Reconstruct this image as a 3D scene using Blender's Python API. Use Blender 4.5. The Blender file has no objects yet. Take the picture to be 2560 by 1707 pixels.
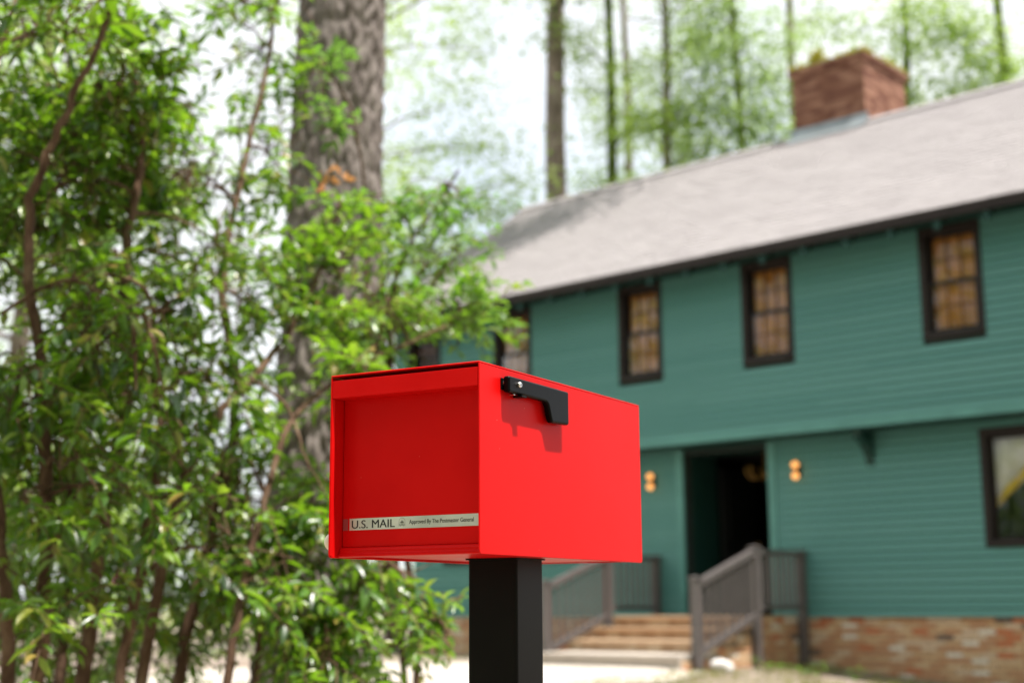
import bpy, bmesh, math, random
import numpy as np
from mathutils import Vector, Matrix, noise

S = bpy.context.scene
COL = S.collection
rng = np.random.default_rng(7)
random.seed(7)

# ------------------------------------------------------------------ camera, sky, sun, exposure
PITCH, ROLL = 0.1842, -0.0064
cam_d = bpy.data.cameras.new('camera')
cam = bpy.data.objects.new('camera', cam_d)
COL.objects.link(cam)
cam.matrix_world = Matrix.Translation((0, 0, 1.0)) @ Matrix.Rotation(math.pi / 2 + PITCH, 4, 'X') @ Matrix.Rotation(ROLL, 4, 'Z')
cam_d.lens = 50
cam_d.sensor_width = 36
cam_d.clip_start = 0.05
cam_d.clip_end = 1000
cam_d.dof.use_dof = True
cam_d.dof.focus_distance = 2.2
cam_d.dof.aperture_fstop = 3.4
S.camera = cam

YAW_BOX = 0.517
n_box = Vector((math.cos(YAW_BOX), -math.sin(YAW_BOX), 0))
b_box = Vector((math.sin(YAW_BOX), math.cos(YAW_BOX), 0))
SUN = (n_box * 1.0 - b_box * 0.17 + Vector((0, 0, 3.1))).normalized()

world = bpy.data.worlds.new('World')
S.world = world
world.use_nodes = True
wn = world.node_tree
sky = wn.nodes.new('ShaderNodeTexSky')
sky.sky_type = 'NISHITA'
sky.sun_disc = False
sky.sun_elevation = math.asin(SUN.z)
sky.sun_rotation = math.atan2(SUN.x, SUN.y)
sky.air_density = 1.0
sky.dust_density = 3.0
sky.ozone_density = 1.0
# thin bright cloud veil all over the sky with a few bluer openings
wtc = wn.nodes.new('ShaderNodeTexCoord')
wno = wn.nodes.new('ShaderNodeTexNoise')
wno.inputs['Scale'].default_value = 2.6
wno.inputs['Detail'].default_value = 5
wn.links.new(wtc.outputs['Generated'], wno.inputs['Vector'])
wra = wn.nodes.new('ShaderNodeValToRGB')
wra.color_ramp.elements[0].position = .34
wra.color_ramp.elements[0].color = (.55, .55, .55, 1)
wra.color_ramp.elements[1].position = .52
wra.color_ramp.elements[1].color = (1, 1, 1, 1)
wn.links.new(wno.outputs['Fac'], wra.inputs[0])
wmx = wn.nodes.new('ShaderNodeMix')
wmx.data_type = 'RGBA'
wn.links.new(wra.outputs[0], wmx.inputs[0])
wn.links.new(sky.outputs[0], wmx.inputs[6])
wmx.inputs[7].default_value = (4.3, 4.45, 4.6, 1)
bg = wn.nodes['Background']
wn.links.new(wmx.outputs[2], bg.inputs[0])
bg.inputs[1].default_value = 0.15

sun_d = bpy.data.lights.new('sun', 'SUN')
sun_d.energy = 5.0
sun_d.angle = math.radians(0.5)
sun_d.color = (1.0, 0.94, 0.86)
sun = bpy.data.objects.new('sun', sun_d)
COL.objects.link(sun)
sun.rotation_euler = SUN.to_track_quat('Z', 'Y').to_euler()
sun.location = (4, -6, 20)

S.view_settings.view_transform = 'Standard'
S.view_settings.look = 'None'
S.view_settings.gamma = 1
S.view_settings.use_curve_mapping = False
S.view_settings.exposure = 0.95
S.render.engine = 'CYCLES'
S.cycles.use_denoising = True
S.cycles.max_bounces = 8
S.cycles.transparent_max_bounces = 8
S.cycles.sample_clamp_indirect = 6

# ------------------------------------------------------------------ helpers
class MB:
    def __init__(self):
        self.v, self.f = [], []
    def add(self, vs, fs):
        o = len(self.v)
        self.v += [tuple(p) for p in vs]
        self.f += [tuple(i + o for i in f) for f in fs]
        return self
    def box(self, a, b):
        (x0, y0, z0), (x1, y1, z1) = a, b
        return self.add([(x0, y0, z0), (x1, y0, z0), (x1, y1, z0), (x0, y1, z0), (x0, y0, z1), (x1, y0, z1), (x1, y1, z1), (x0, y1, z1)],
                        [(3, 2, 1, 0), (4, 5, 6, 7), (0, 1, 5, 4), (1, 2, 6, 5), (2, 3, 7, 6), (3, 0, 4, 7)])
    def prism(self, pts, axis, lo, hi):
        """polygon pts (two coordinates each) swept along axis from lo to hi"""
        n = len(pts)
        def P(p, h):
            q = list(p)
            q.insert(axis, h)
            return q
        vs = [P(p, lo) for p in pts] + [P(p, hi) for p in pts]
        fs = [tuple(range(n))[::-1], tuple(range(n, 2 * n))] + [(i, (i + 1) % n, n + (i + 1) % n, n + i) for i in range(n)]
        return self.add(vs, fs)
    def tube(self, pts, radii, n=8, cap=True):
        pts = [Vector(p) for p in pts]
        vs, fs = [], []
        u = None
        for i, p in enumerate(pts):
            t = (pts[min(i + 1, len(pts) - 1)] - pts[max(i - 1, 0)]).normalized()
            if u is None:
                u = t.orthogonal().normalized()
            else:
                u = (u - t * u.dot(t)).normalized()
            w = t.cross(u)
            for k in range(n):
                a = 2 * math.pi * k / n
                vs.append(p + (u * math.cos(a) + w * math.sin(a)) * radii[i])
        for i in range(len(pts) - 1):
            for k in range(n):
                k2 = (k + 1) % n
                fs.append((i * n + k, i * n + k2, (i + 1) * n + k2, (i + 1) * n + k))
        if cap:
            fs.append(tuple(range(n))[::-1])
            fs.append(tuple(range((len(pts) - 1) * n, len(pts) * n)))
        return self.add(vs, fs)
    def lathe(self, prof, n=16, origin=(0, 0, 0), axis=2):
        vs, fs = [], []
        for r, h in prof:
            for k in range(n):
                a = 2 * math.pi * k / n
                q = [r * math.cos(a), r * math.sin(a)]
                q.insert(axis, h)
                vs.append(tuple(q[j] + origin[j] for j in range(3)))
        for i in range(len(prof) - 1):
            for k in range(n):
                k2 = (k + 1) % n
                fs.append((i * n + k, i * n + k2, (i + 1) * n + k2, (i + 1) * n + k))
        fs.append(tuple(range(n))[::-1])
        fs.append(tuple(range((len(prof) - 1) * n, len(prof) * n)))
        return self.add(vs, fs)
    def mesh(self, name, mat, smooth=False):
        me = bpy.data.meshes.new(name)
        me.from_pydata(self.v, [], self.f)
        bm = bmesh.new()
        bm.from_mesh(me)
        bmesh.ops.recalc_face_normals(bm, faces=bm.faces)
        bm.to_mesh(me)
        bm.free()
        if mat:
            me.materials.append(mat)
        if smooth:
            me.polygons.foreach_set('use_smooth', [True] * len(me.polygons))
        return me
    def build(self, name, mat, parent=None, smooth=False, bevel=0, loc=None, segs=2):
        return place(name, self.mesh(name, mat, smooth), parent, loc, bevel, segs)

def place(name, me, parent=None, loc=None, bevel=0, segs=2):
    o = bpy.data.objects.new(name, me)
    COL.objects.link(o)
    if parent:
        o.parent = parent
    if loc is not None:
        o.location = loc
    if bevel:
        m = o.modifiers.new('bevel', 'BEVEL')
        m.width = bevel
        m.segments = segs
        m.limit_method = 'ANGLE'
        m.angle_limit = math.radians(40)
    return o

def tag(o, label=None, cat=None, group=None, kind=None):
    if label: o['label'] = label
    if cat: o['category'] = cat
    if group: o['group'] = group
    if kind: o['kind'] = kind
    return o

def empty(name, loc=(0, 0, 0), rz=0.0):
    o = bpy.data.objects.new(name, None)
    o.empty_display_size = 0.1
    COL.objects.link(o)
    o.location = loc
    o.rotation_euler = (0, 0, rz)
    return o

class Mat:
    """small node builder round one Principled BSDF"""
    def __init__(self, name, color=(.5, .5, .5), rough=.6, metal=0, spec=.5):
        self.m = bpy.data.materials.new(name)
        self.m.use_nodes = True
        self.nt = self.m.node_tree
        self.p = self.nt.nodes['Principled BSDF']
        self.p.inputs['Base Color'].default_value = (*color, 1)
        self.p.inputs['Roughness'].default_value = rough
        self.p.inputs['Metallic'].default_value = metal
        self.p.inputs['Specular IOR Level'].default_value = spec
        self.tc = None
    def n(self, t, **kw):
        x = self.nt.nodes.new(t)
        for k, v in kw.items():
            if k in x.inputs: x.inputs[k].default_value = v
            else: setattr(x, k, v)
        return x
    def link(self, a, b): self.nt.links.new(a, b)
    def coords(self, kind='Object'):
        if not self.tc: self.tc = self.n('ShaderNodeTexCoord')
        return self.tc.outputs[kind]
    def noise(self, scale, detail=4, stretch=None, rough=.6, kind='Object'):
        t = self.n('ShaderNodeTexNoise', Scale=scale, Detail=detail, Roughness=rough)
        c = self.coords(kind)
        if stretch:
            mp = self.n('ShaderNodeMapping')
            mp.inputs['Scale'].default_value = stretch
            self.link(c, mp.inputs[0])
            c = mp.outputs[0]
        self.link(c, t.inputs['Vector'])
        return t.outputs['Fac']
    def ramp(self, fac, stops, interp='LINEAR'):
        r = self.n('ShaderNodeValToRGB')
        r.color_ramp.interpolation = interp
        el = r.color_ramp.elements
        while len(el) < len(stops): el.new(.5)
        for e, (p, c) in zip(el, stops):
            e.position = p
            e.color = (*c, 1)
        self.link(fac, r.inputs[0])
        return r.outputs[0]
    def mix(self, fac, a, b, mode='MIX'):
        x = self.n('ShaderNodeMix', data_type='RGBA', blend_type=mode)
        for s, v in ((x.inputs[0], fac), (x.inputs[6], a), (x.inputs[7], b)):
            if hasattr(v, 'is_linked'): self.link(v, s)
            else: s.default_value = v if isinstance(v, (int, float)) else (*v, 1)
        return x.outputs[2]
    def color(self, sock):
        self.link(sock, self.p.inputs['Base Color'])
        return self
    def bump(self, h, strength=.3, dist=.01):
        b = self.n('ShaderNodeBump', Strength=strength, Distance=dist)
        self.link(h, b.inputs['Height'])
        self.link(b.outputs[0], self.p.inputs['Normal'])
        return self
    def rand(self):
        """per piece random: object random plus the face attribute 'rnd' of joined pieces"""
        a = self.n('ShaderNodeAttribute', attribute_name='rnd')
        o = self.n('ShaderNodeObjectInfo')
        s = self.n('ShaderNodeMath', operation='ADD')
        self.link(a.outputs['Fac'], s.inputs[0])
        self.link(o.outputs['Random'], s.inputs[1])
        f = self.n('ShaderNodeMath', operation='FRACT')
        self.link(s.outputs[0], f.inputs[0])
        return f.outputs[0]

def simple(name, color, rough=.6, metal=0, spec=.5, var=.15, scale=8, bump=0, stretch=None):
    m = Mat(name, color, rough, metal, spec)
    if var:
        f = m.noise(scale, stretch=stretch)
        lo = tuple(c * (1 - var) for c in color)
        hi = tuple(min(1, c * (1 + var)) for c in color)
        m.color(m.ramp(f, [(.3, lo), (.7, hi)]))
        if bump: m.bump(f, bump)
    return m.m

# ------------------------------------------------------------------ materials
def red_paint():
    m = Mat('red_powder_coat', (.78, .012, .010), .36, 0, .06)
    f = m.noise(6, 3)
    c = m.ramp(f, [(.35, (.60, .0035, .0040)), (.65, (.66, .0055, .0055))])
    vo = m.n('ShaderNodeTexVoronoi', Scale=55.0)
    m.link(m.coords(), vo.inputs['Vector'])
    lt = m.n('ShaderNodeMath', operation='LESS_THAN')
    m.link(vo.outputs['Distance'], lt.inputs[0]); lt.inputs[1].default_value = .035
    big = m.noise(9, 1)
    gt = m.n('ShaderNodeMath', operation='GREATER_THAN')
    m.link(big, gt.inputs[0]); gt.inputs[1].default_value = .62
    mu = m.n('ShaderNodeMath', operation='MULTIPLY')
    m.link(lt.outputs[0], mu.inputs[0]); m.link(gt.outputs[0], mu.inputs[1])
    m.color(m.mix(mu.outputs[0], c, (.75, .35, .3)))
    r = m.ramp(m.noise(3, 4), [(.3, (.28,) * 3), (.7, (.42,) * 3)])
    m.link(r, m.p.inputs['Roughness'])
    m.bump(m.noise(420, 2), .04, .001)
    return m.m
M_RED = red_paint()
M_BLACK = simple('black_plastic', (.0028, .003, .0032), .3, spec=.07, var=.2, scale=60)
M_POST = simple('charcoal_powder_coat', (.0048, .0046, .0042), .4, spec=.09, var=.2, scale=9)
M_STEEL = simple('bright_steel', (.7, .7, .7), .22, 1, var=.1, scale=200)
M_LABEL = Mat('brushed_silver_label', (.62, .63, .58), .42, .55)
M_LABEL.color(M_LABEL.ramp(M_LABEL.noise(14, 3), [(.3, (.5, .52, .48)), (.7, (.72, .73, .68))]))
M_LABEL = M_LABEL.m
M_INK = simple('black_ink', (.012, .012, .012), .5, var=0)
M_GREYINK = simple('grey_ink', (.16, .17, .16), .5, var=0)
M_FILM = simple('clear_film_on_red', (.34, .06, .065), .25, var=.1)
M_CAP = simple('pale_plastic_cap', (.82, .70, .60), .45, var=.05)

def siding():
    m = Mat('green_siding_paint', (.05, .14, .115), .5, 0, .22)
    r = m.rand()
    c = m.ramp(r, [(0, (.090, .240, .222)), (1, (.110, .270, .250))])
    f = m.noise(3, 5, (.4, 3, 3))
    m.color(m.mix(m.ramp(f, [(.4, (0,) * 3), (.75, (.25,) * 3)]), c, (.075, .19, .175)))
    m.bump(m.noise(40, 4, (.1, 1, 1)), .12, .004)
    return m.m
M_SIDING = siding()
M_TRIMGREEN = simple('green_trim_paint', (.097, .256, .236), .5, spec=.25, var=.1, scale=3)
M_FASCIA = simple('dark_brown_fascia', (.018, .012, .011), .55, spec=.25, var=.2, scale=4)
M_CASING = simple('dark_brown_casing', (.017, .012, .011), .5, spec=.25, var=.2, scale=4)
M_RAIL = simple('grey_brown_rail_paint', (.105, .092, .091), .32, var=.12, scale=5)
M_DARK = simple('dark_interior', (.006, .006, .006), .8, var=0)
M_LAP_SHADE = simple('lap_shade_backing', (.02, .03, .027), .9, var=.2, scale=3)  # dark backing seen between the boards, stands for their lap shadow
M_SHADED_GREEN = simple('shade_darkened_green_paint', (.012, .045, .038), .5, spec=.2, var=.1, scale=3)  # green darkened to put the shade of recess and overhangs into the colour
M_DOOR = simple('black_door_paint', (.008, .009, .009), .45, var=.2)
M_BRASS = simple('aged_brass', (.30, .17, .04), .5, .5, var=.2, scale=20)
M_FLASH = simple('lead_flashing', (.24, .27, .29), .45, .4, var=.25, scale=3)

def brick(name, stops, rough=.85):
    m = Mat(name, (.4, .2, .12), rough, 0, .25)
    c = m.ramp(m.rand(), stops, 'CONSTANT')
    f = m.noise(9, 6, kind='Object')
    dark = m.mix(.22, c, (.14, .08, .055))
    m.color(m.mix(m.ramp(f, [(.45, (0,) * 3), (.7, (1,) * 3)]), c, dark))
    m.bump(m.noise(30, 5), .5, .006)
    return m.m
M_BRICK = brick('mixed_old_brick', [(0, (.52, .28, .16)), (.22, (.60, .38, .22)), (.4, (.66, .45, .28)), (.55, (.54, .29, .16)), (.70, (.66, .48, .34)), (.85, (.76, .66, .56)), (.90, (.17, .12, .10)), (.93, (.55, .19, .09))])
M_BRICK_RED = brick('red_chimney_brick', [(0, (.22, .10, .065)), (.3, (.28, .14, .095)), (.55, (.17, .072, .05)), (.8, (.36, .19, .13))])
M_BRICK_TAN = brick('tan_step_brick', [(0, (.46, .32, .21)), (.3, (.52, .37, .25)), (.55, (.40, .26, .16)), (.8, (.58, .45, .32))])
M_MORTAR = simple('lime_mortar', (.30, .25, .20), .95, var=.3, scale=6, bump=.3)
M_MORTAR_DARK = simple('dark_brick_mortar', (.12, .085, .07), .95, var=.3, scale=6, bump=.3)

def shingle_mat():
    m = Mat('asphalt_shingle', (.25, .22, .21), .95, 0, .2)
    c = m.ramp(m.rand(), [(0, (.275, .256, .262)), (.5, (.297, .278, .284)), (1, (.318, .298, .303))])
    f = m.noise(90, 3)
    m.color(m.mix(m.ramp(f, [(.35, (0,) * 3), (.7, (.45,) * 3)]), c, (.21, .192, .192)))
    m.bump(f, .25, .003)
    return m.m
M_SHINGLE = shingle_mat()

def blind_mat():
    m = Mat('woven_wood_blind', (.36, .15, .045), .7, 0, .3)
    f = m.noise(22, 4, (1, 1, 14))
    g = m.noise(3, 3)
    c = m.ramp(f, [(.3, (.66, .23, .035)), (.7, (.84, .36, .08))])
    m.color(m.mix(m.ramp(g, [(.4, (0,) * 3), (.7, (.5,) * 3)]), c, (.38, .15, .04)))
    m.bump(f, .4, .004)
    return m.m
M_BLIND = blind_mat()
M_MUNTIN = simple('brown_muntin_wood', (.15, .065, .025), .5, spec=.25, var=.2)

def glass_mat():
    m = Mat('window_glass')
    nt = m.nt
    out = nt.nodes['Material Output']
    tr = m.n('ShaderNodeBsdfTransparent')
    tr.inputs[0].default_value = (.93, .95, .94, 1)
    gl = m.n('ShaderNodeBsdfGlossy', Roughness=.01)
    fr = m.n('ShaderNodeFresnel', IOR=1.42)
    b = m.n('ShaderNodeBump', Strength=.06, Distance=.02)
    m.link(m.noise(1.6, 1), b.inputs['Height'])
    m.link(b.outputs[0], gl.inputs['Normal'])
    mx = m.n('ShaderNodeMixShader')
    m.link(fr.outputs[0], mx.inputs[0]); m.link(tr.outputs[0], mx.inputs[1]); m.link(gl.outputs[0], mx.inputs[2])
    m.link(mx.outputs[0], out.inputs[0])
    nt.nodes.remove(m.p)
    return m.m
M_GLASS = glass_mat()

def bark_mat(name, a, b, c, scale=14):
    m = Mat(name, a, .95, 0, .15)
    f = m.noise(scale, 6, (1, 1, .42))
    col = m.ramp(f, [(.3, a), (.5, b), (.72, c)])
    m.color(m.mix(m.ramp(m.noise(scale * .3, 3), [(.4, (0,) * 3), (.7, (.35,) * 3)]), col, tuple(x * .55 for x in b)))
    m.bump(f, .8, .02)
    return m.m
M_PINEBARK = bark_mat('pine_bark', (.085, .069, .063), (.185, .158, .147), (.31, .272, .258))
M_FARBARK = bark_mat('far_bark', (.12, .09, .08), (.23, .18, .16), (.34, .28, .25), 5)
M_MOSSBARK = bark_mat('mossy_bark', (.05, .06, .02), (.09, .12, .03), (.15, .17, .07), 5)
M_STEM = bark_mat('shrub_stem_bark', (.05, .028, .019), (.125, .075, .05), (.26, .18, .125), 20)

def leaf_mat(name, stops, trans, rough=.35, tf=.4, spec=.5):
    m = Mat(name, stops[0][1], rough, 0, spec)
    c = m.ramp(m.rand(), stops)
    m.color(c)
    t = m.n('ShaderNodeBsdfTranslucent')
    m.link(m.mix(.65, c, trans), t.inputs[0])
    mx = m.n('ShaderNodeMixShader')
    mx.inputs[0].default_value = tf
    m.link(m.p.outputs[0], mx.inputs[1]); m.link(t.outputs[0], mx.inputs[2])
    m.link(mx.outputs[0], m.nt.nodes['Material Output'].inputs[0])
    return m.m
M_LEAF = leaf_mat('glossy_shrub_leaf', [(0, (.007, .028, .003)), (.34, (.022, .075, .008)), (.58, (.085, .19, .014)), (.88, (.22, .29, .03)), (1, (.28, .17, .05))], (.36, .70, .02), .34, .38, 1.0)
M_LEAF2 = leaf_mat('young_shrub_leaf', [(0, (.04, .11, .015)), (.6, (.07, .16, .02)), (.9, (.13, .2, .03)), (1, (.22, .16, .05))], (.24, .5, .05), .4, .5)
M_LEAF_FAR = leaf_mat('far_tree_leaf', [(0, (.11, .20, .055)), (.5, (.16, .27, .075)), (1, (.24, .34, .11))], (.52, .70, .24), .5, .5, .4)
M_LEAF_FAR2 = leaf_mat('far_yellow_green_leaf', [(0, (.14, .25, .04)), (.5, (.19, .31, .055)), (1, (.26, .37, .08))], (.60, .80, .18), .5, .5, .4)
M_NEEDLE = leaf_mat('pine_needles', [(0, (.03, .07, .02)), (1, (.06, .11, .03))], (.12, .2, .05), .5, .25, .4)
M_ORANGE = leaf_mat('dead_orange_leaf', [(0, (.42, .17, .06)), (1, (.55, .28, .12))], (.6, .3, .1), .6, .4, .3)
M_PINK = leaf_mat('pink_petals', [(0, (.55, .12, .25)), (1, (.65, .2, .33))], (.7, .25, .4), .6, .4, .3)
M_MOSS = leaf_mat('yellow_moss', [(0, (.30, .29, .025)), (1, (.42, .38, .05))], (.55, .52, .08), .8, .3, .2)
M_GRASS = leaf_mat('dry_green_grass', [(0, (.12, .17, .03)), (.6, (.2, .22, .05)), (1, (.34, .30, .12))], (.4, .42, .1), .6, .4, .3)

def ground_mat():
    m = Mat('sandy_ground', (.34, .28, .22), .95, 0, .2)
    a = m.noise(.5, 5); b = m.noise(6, 6); c = m.noise(40, 4)
    sand = m.ramp(b, [(.3, (.20, .16, .12)), (.7, (.30, .25, .20))])
    litter = m.ramp(c, [(.35, (.10, .07, .04)), (.65, (.20, .14, .09))])
    sep = m.n('ShaderNodeSeparateXYZ')
    m.link(m.coords(), sep.inputs[0])
    mr = m.n('ShaderNodeMapRange')
    m.link(sep.outputs['Y'], mr.inputs[0])
    mr.inputs[1].default_value = 6; mr.inputs[2].default_value = 9.5
    sand = m.mix(mr.outputs[0], sand, m.ramp(b, [(.3, (.21, .165, .14)), (.7, (.34, .28, .245))]))
    x = m.mix(m.ramp(a, [(.50, (0,) * 3), (.68, (.7,) * 3)]), sand, litter)
    g = m.noise(.22, 4)
    m.color(m.mix(m.ramp(g, [(.52, (0,) * 3), (.62, (.85,) * 3)]), x, (.09, .13, .03)))
    m.bump(c, .6, .03)
    return m.m
M_GROUND = ground_mat()
M_CONC = simple('pale_concrete', (.44, .39, .345), .9, var=.14, scale=3, bump=.2)
M_ROCK = simple('pale_rock', (.58, .56, .55), .85, var=.2, scale=12, bump=.5)
def bulb_mat():
    m = Mat('warm_bulb')
    e = m.n('ShaderNodeEmission', Strength=1.0)
    e.inputs[0].default_value = (1, .42, .115, 1)
    m.link(e.outputs[0], m.nt.nodes['Material Output'].inputs[0])
    return m.m
M_BULB = bulb_mat()

# ------------------------------------------------------------------ house coordinates: s along the facade, t away from it
TH = math.radians(42.5)
DV = Vector((math.cos(TH), -math.sin(TH), 0))
NV = Vector((math.sin(TH), math.cos(TH), 0))
S0, T0 = -11.0, 16.45
def W(s, t, z): return DV * s + NV * t + Vector((0, 0, z))
def H(s, t, z): return (s - S0, t - T0, z)
def smooth(x):
    x = min(1, max(0, x))
    return x * x * (3 - 2 * x)
def gz(x, y):
    s = DV.x * x + DV.y * y
    t = NV.x * x + NV.y * y
    rise = smooth((t - 6) / 7)
    return rise * (.27 - .25 * smooth((s + 10.4) / 3.2))

# ------------------------------------------------------------------ ground
def build_ground():
    xs = sorted(set([-300, -150, -80, -50, 50, 80, 150, 300] + [round(x * .75, 3) for x in range(-40, 41)]))
    ys = sorted(set([-300, -100, -40, -15, 55, 80, 150, 300] + [round(-6 + y * .75, 3) for y in range(0, 70)]))
    mb = MB()
    vs = [(x, y, gz(x, y) + (.012 * noise.noise((x * .7, y * .7, 0)) if abs(x) < 40 and 0 < y < 40 else 0)) for y in ys for x in xs]
    nx = len(xs)
    fs = [(j * nx + i, j * nx + i + 1, (j + 1) * nx + i + 1, (j + 1) * nx + i) for j in range(len(ys) - 1) for i in range(nx - 1)]
    mb.add(vs, fs)
    return tag(mb.build('ground', M_GROUND, smooth=True), kind='structure')
build_ground()

# pale concrete path that comes to the foot of the steps
def build_path():
    mb = MB()
    pts = [(-12.9, 13.75), (-9.6, 13.75), (-9.2, 12.4), (-9.6, 10.2), (-11.2, 7.4), (-14.6, 7.2), (-16.0, 10.0), (-14.6, 12.6)]
    cx = (-12.0, 11.2)
    ring = []
    for i in range(len(pts)):
        a, b = pts[i], pts[(i + 1) % len(pts)]
        for k in range(5):
            ring.append((a[0] + (b[0] - a[0]) * k / 5, a[1] + (b[1] - a[1]) * k / 5))
    vs, fs = [], []
    m = 8
    for k in range(m + 1):
        for p in ring:
            q = W(cx[0] + (p[0] - cx[0]) * k / m, cx[1] + (p[1] - cx[1]) * k / m, 0)
            vs.append((q.x, q.y, gz(q.x, q.y) + .022))
    n = len(ring)
    for k in range(m):
        for i in range(n):
            fs.append((k * n + i, k * n + (i + 1) % n, (k + 1) * n + (i + 1) % n, (k + 1) * n + i))
    mb.add(vs, fs)
    tag(mb.build('path', M_CONC, smooth=True), kind='structure')
build_path()

# ------------------------------------------------------------------ house
SL, SR = -17.3, -4.2
Z_FOUND, Z_OVER, Z_EAVE, Z_RIDGE = .85, 3.19, 5.65, 8.46
T_UP, T_LOW, T_EAVE, T_RIDGE = 16.0, 16.45, 15.5, 19.5
T_BACK = 2 * T_RIDGE - T_EAVE
SLOPE = (Z_RIDGE - Z_EAVE) / (T_RIDGE - T_EAVE)

house = empty('house', W(S0, T0, 0), -TH)
tag(house, 'green clapboard two storey house with grey shingle roof and brick chimney', 'house')

def piece_box(name, me, parent, s, t, z, ds, dt, dz):
    """unit box piece placed by its low corner in house coordinates"""
    o = place(name, me, parent, H(s, t, z))
    o.scale = (ds, dt, dz)
    return o
UNIT = {}
def unit(mat):
    if mat.name not in UNIT:
        UNIT[mat.name] = MB().box((0, 0, 0), (1, 1, 1)).mesh('piece', mat)
    return UNIT[mat.name]

# upper windows: (s0, s1), frame z 4.16..5.55
UPW = [(-17.0, -16.22), (-15.04, -14.25), (-12.55, -11.77), (-10.43, -9.64), (-7.83, -7.03), (-5.6, -4.8)]
Z_W0, Z_W1 = 4.16, 5.55
DOOR = (-11.80, -10.40)
LOWW = [(-16.6, -15.1, 1.66, 3.08), (-14.6, -13.5, 1.66, 3.08), (-7.41, -5.9, 1.66, 3.08)]

# walls (sheathing behind the boards)
def wall_with_holes(name, t0, t1, z0, z1, holes, mat):
    """box wall between SL and SR with rectangular openings (s0,s1,z0,z1), pieces butted end to end"""
    mb = MB()
    cuts = sorted(set([SL, SR] + [h[0] for h in holes] + [h[1] for h in holes]))
    for a, b in zip(cuts, cuts[1:]):
        zs = [z0]
        hs = sorted([h for h in holes if h[0] < (a + b) / 2 < h[1]], key=lambda h: h[2])
        lo = z0
        for h in hs:
            if h[2] > lo: mb.box(H(a, t0, lo), H(b, t1, h[2]))
            lo = h[3]
        if lo < z1: mb.box(H(a, t0, lo), H(b, t1, z1))
    return mb.build(name, mat, house)
upper_wall = wall_with_holes('upper_wall', T_UP + .02, T_UP + .18, Z_OVER, Z_EAVE + .28, [(a, b, Z_W0, Z_W1) for a, b in UPW], M_LAP_SHADE)
lower_wall = wall_with_holes('lower_wall', T_LOW + .02, T_LOW + .18, Z_FOUND, Z_OVER - .005, [(DOOR[0], DOOR[1], Z_FOUND, 3.10)] + [w for w in LOWW], M_LAP_SHADE)

# clapboards, one object each
EXPO = .1017
board_me = MB().prism([(0.018, 0), (-.030, 0), (-.006, EXPO - .013), (.018, EXPO - .013)], 0, 0, 1).mesh('siding_board', M_SIDING)  # board cut short: the dark slot above it imitates a lap shadow line
def clapboards(parent, t, z0, z1, holes, joints):
    z = z0
    k = 0
    while z < z1 - .03:
        segs = [(SL, SR)]
        for h in holes:
            if h[2] < z + EXPO * .9 and h[3] > z + EXPO * .1:
                segs = [q for a, b in segs for q in ((a, min(b, h[0])), (max(a, h[1]), b)) if q[1] - q[0] > .02]
        out = []
        for a, b in segs:
            if b - a > 5:
                j = joints[k % len(joints)]
                c = [q for q in j if a + .5 < q < b - .5]
                e = [a] + c + [b]
                out += list(zip(e, e[1:]))
            else:
                out.append((a, b))
        for a, b in out:
            o = place('siding_board', board_me, parent, H(a + .001, t, z))
            o.scale = (b - a - .002, 1, 1)
        z += EXPO
        k += 1
clapboards(upper_wall, T_UP, Z_OVER + .10, Z_EAVE + .05, [(a - .005, b + .005, Z_W0 - .005, Z_W1 + .005) for a, b in UPW], [(-13.1, -8.6), (-11.2, -6.4), (-13.4, -9.3)])
clapboards(lower_wall, T_LOW, Z_FOUND, Z_OVER - .06, [(DOOR[0] - .12, DOOR[1] + .12, 0, 3.3)] + [(w[0] - .005, w[1] + .005, w[2] - .005, w[3] + .005) for w in LOWW], [(-14.9,), (-15.8,)])
MB().box(H(SL, T_UP - .022, Z_OVER - .005), H(SR, T_UP + .02, Z_OVER + .10)).build('band_board', M_TRIMGREEN, house, bevel=.004)
MB().box(H(SL, T_UP + .021, Z_OVER - .03), H(SR, T_LOW + .018, Z_OVER - .006)).build('overhang_soffit', M_SHADED_GREEN, house)
# side walls and back wall
e = MB()
for s in (SL, SR):
    s0, s1 = (s, s + .12) if s == SL else (s - .12, s)
    e.prism([(T_LOW + .181 - T0, Z_FOUND), (T_BACK - .6 - T0, Z_FOUND), (T_BACK - .6 - T0, Z_EAVE + .35), (T_RIDGE - T0, Z_RIDGE - .1), (T_UP + .181 - T0, Z_EAVE + .32), (T_UP + .181 - T0, Z_OVER), (T_LOW + .181 - T0, Z_OVER)], 0, s0 - S0, s1 - S0)
e.build('gable_wall', M_TRIMGREEN, house)
MB().box(H(SL + .121, T_BACK - .72, Z_FOUND), H(SR - .121, T_BACK - .6, Z_EAVE + .33)).build('back_wall', M_TRIMGREEN, house)
MB().box(H(SL + .121, T_LOW + .9, Z_FOUND - .1), H(SR - .121, T_BACK - .8, Z_FOUND - .02)).build('floor_slab', M_DARK, house)
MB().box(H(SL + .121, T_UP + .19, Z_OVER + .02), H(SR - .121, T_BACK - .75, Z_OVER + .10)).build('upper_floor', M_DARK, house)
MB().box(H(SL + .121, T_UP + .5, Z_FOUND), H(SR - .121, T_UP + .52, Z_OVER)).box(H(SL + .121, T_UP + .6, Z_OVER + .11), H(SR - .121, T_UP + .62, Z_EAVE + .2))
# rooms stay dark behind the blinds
MB().box(H(SL + .13, T_UP + .62, Z_OVER + .11), H(SR - .13, T_UP + .66, Z_EAVE + .3)).build('room_partition', M_DARK, house)

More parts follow.
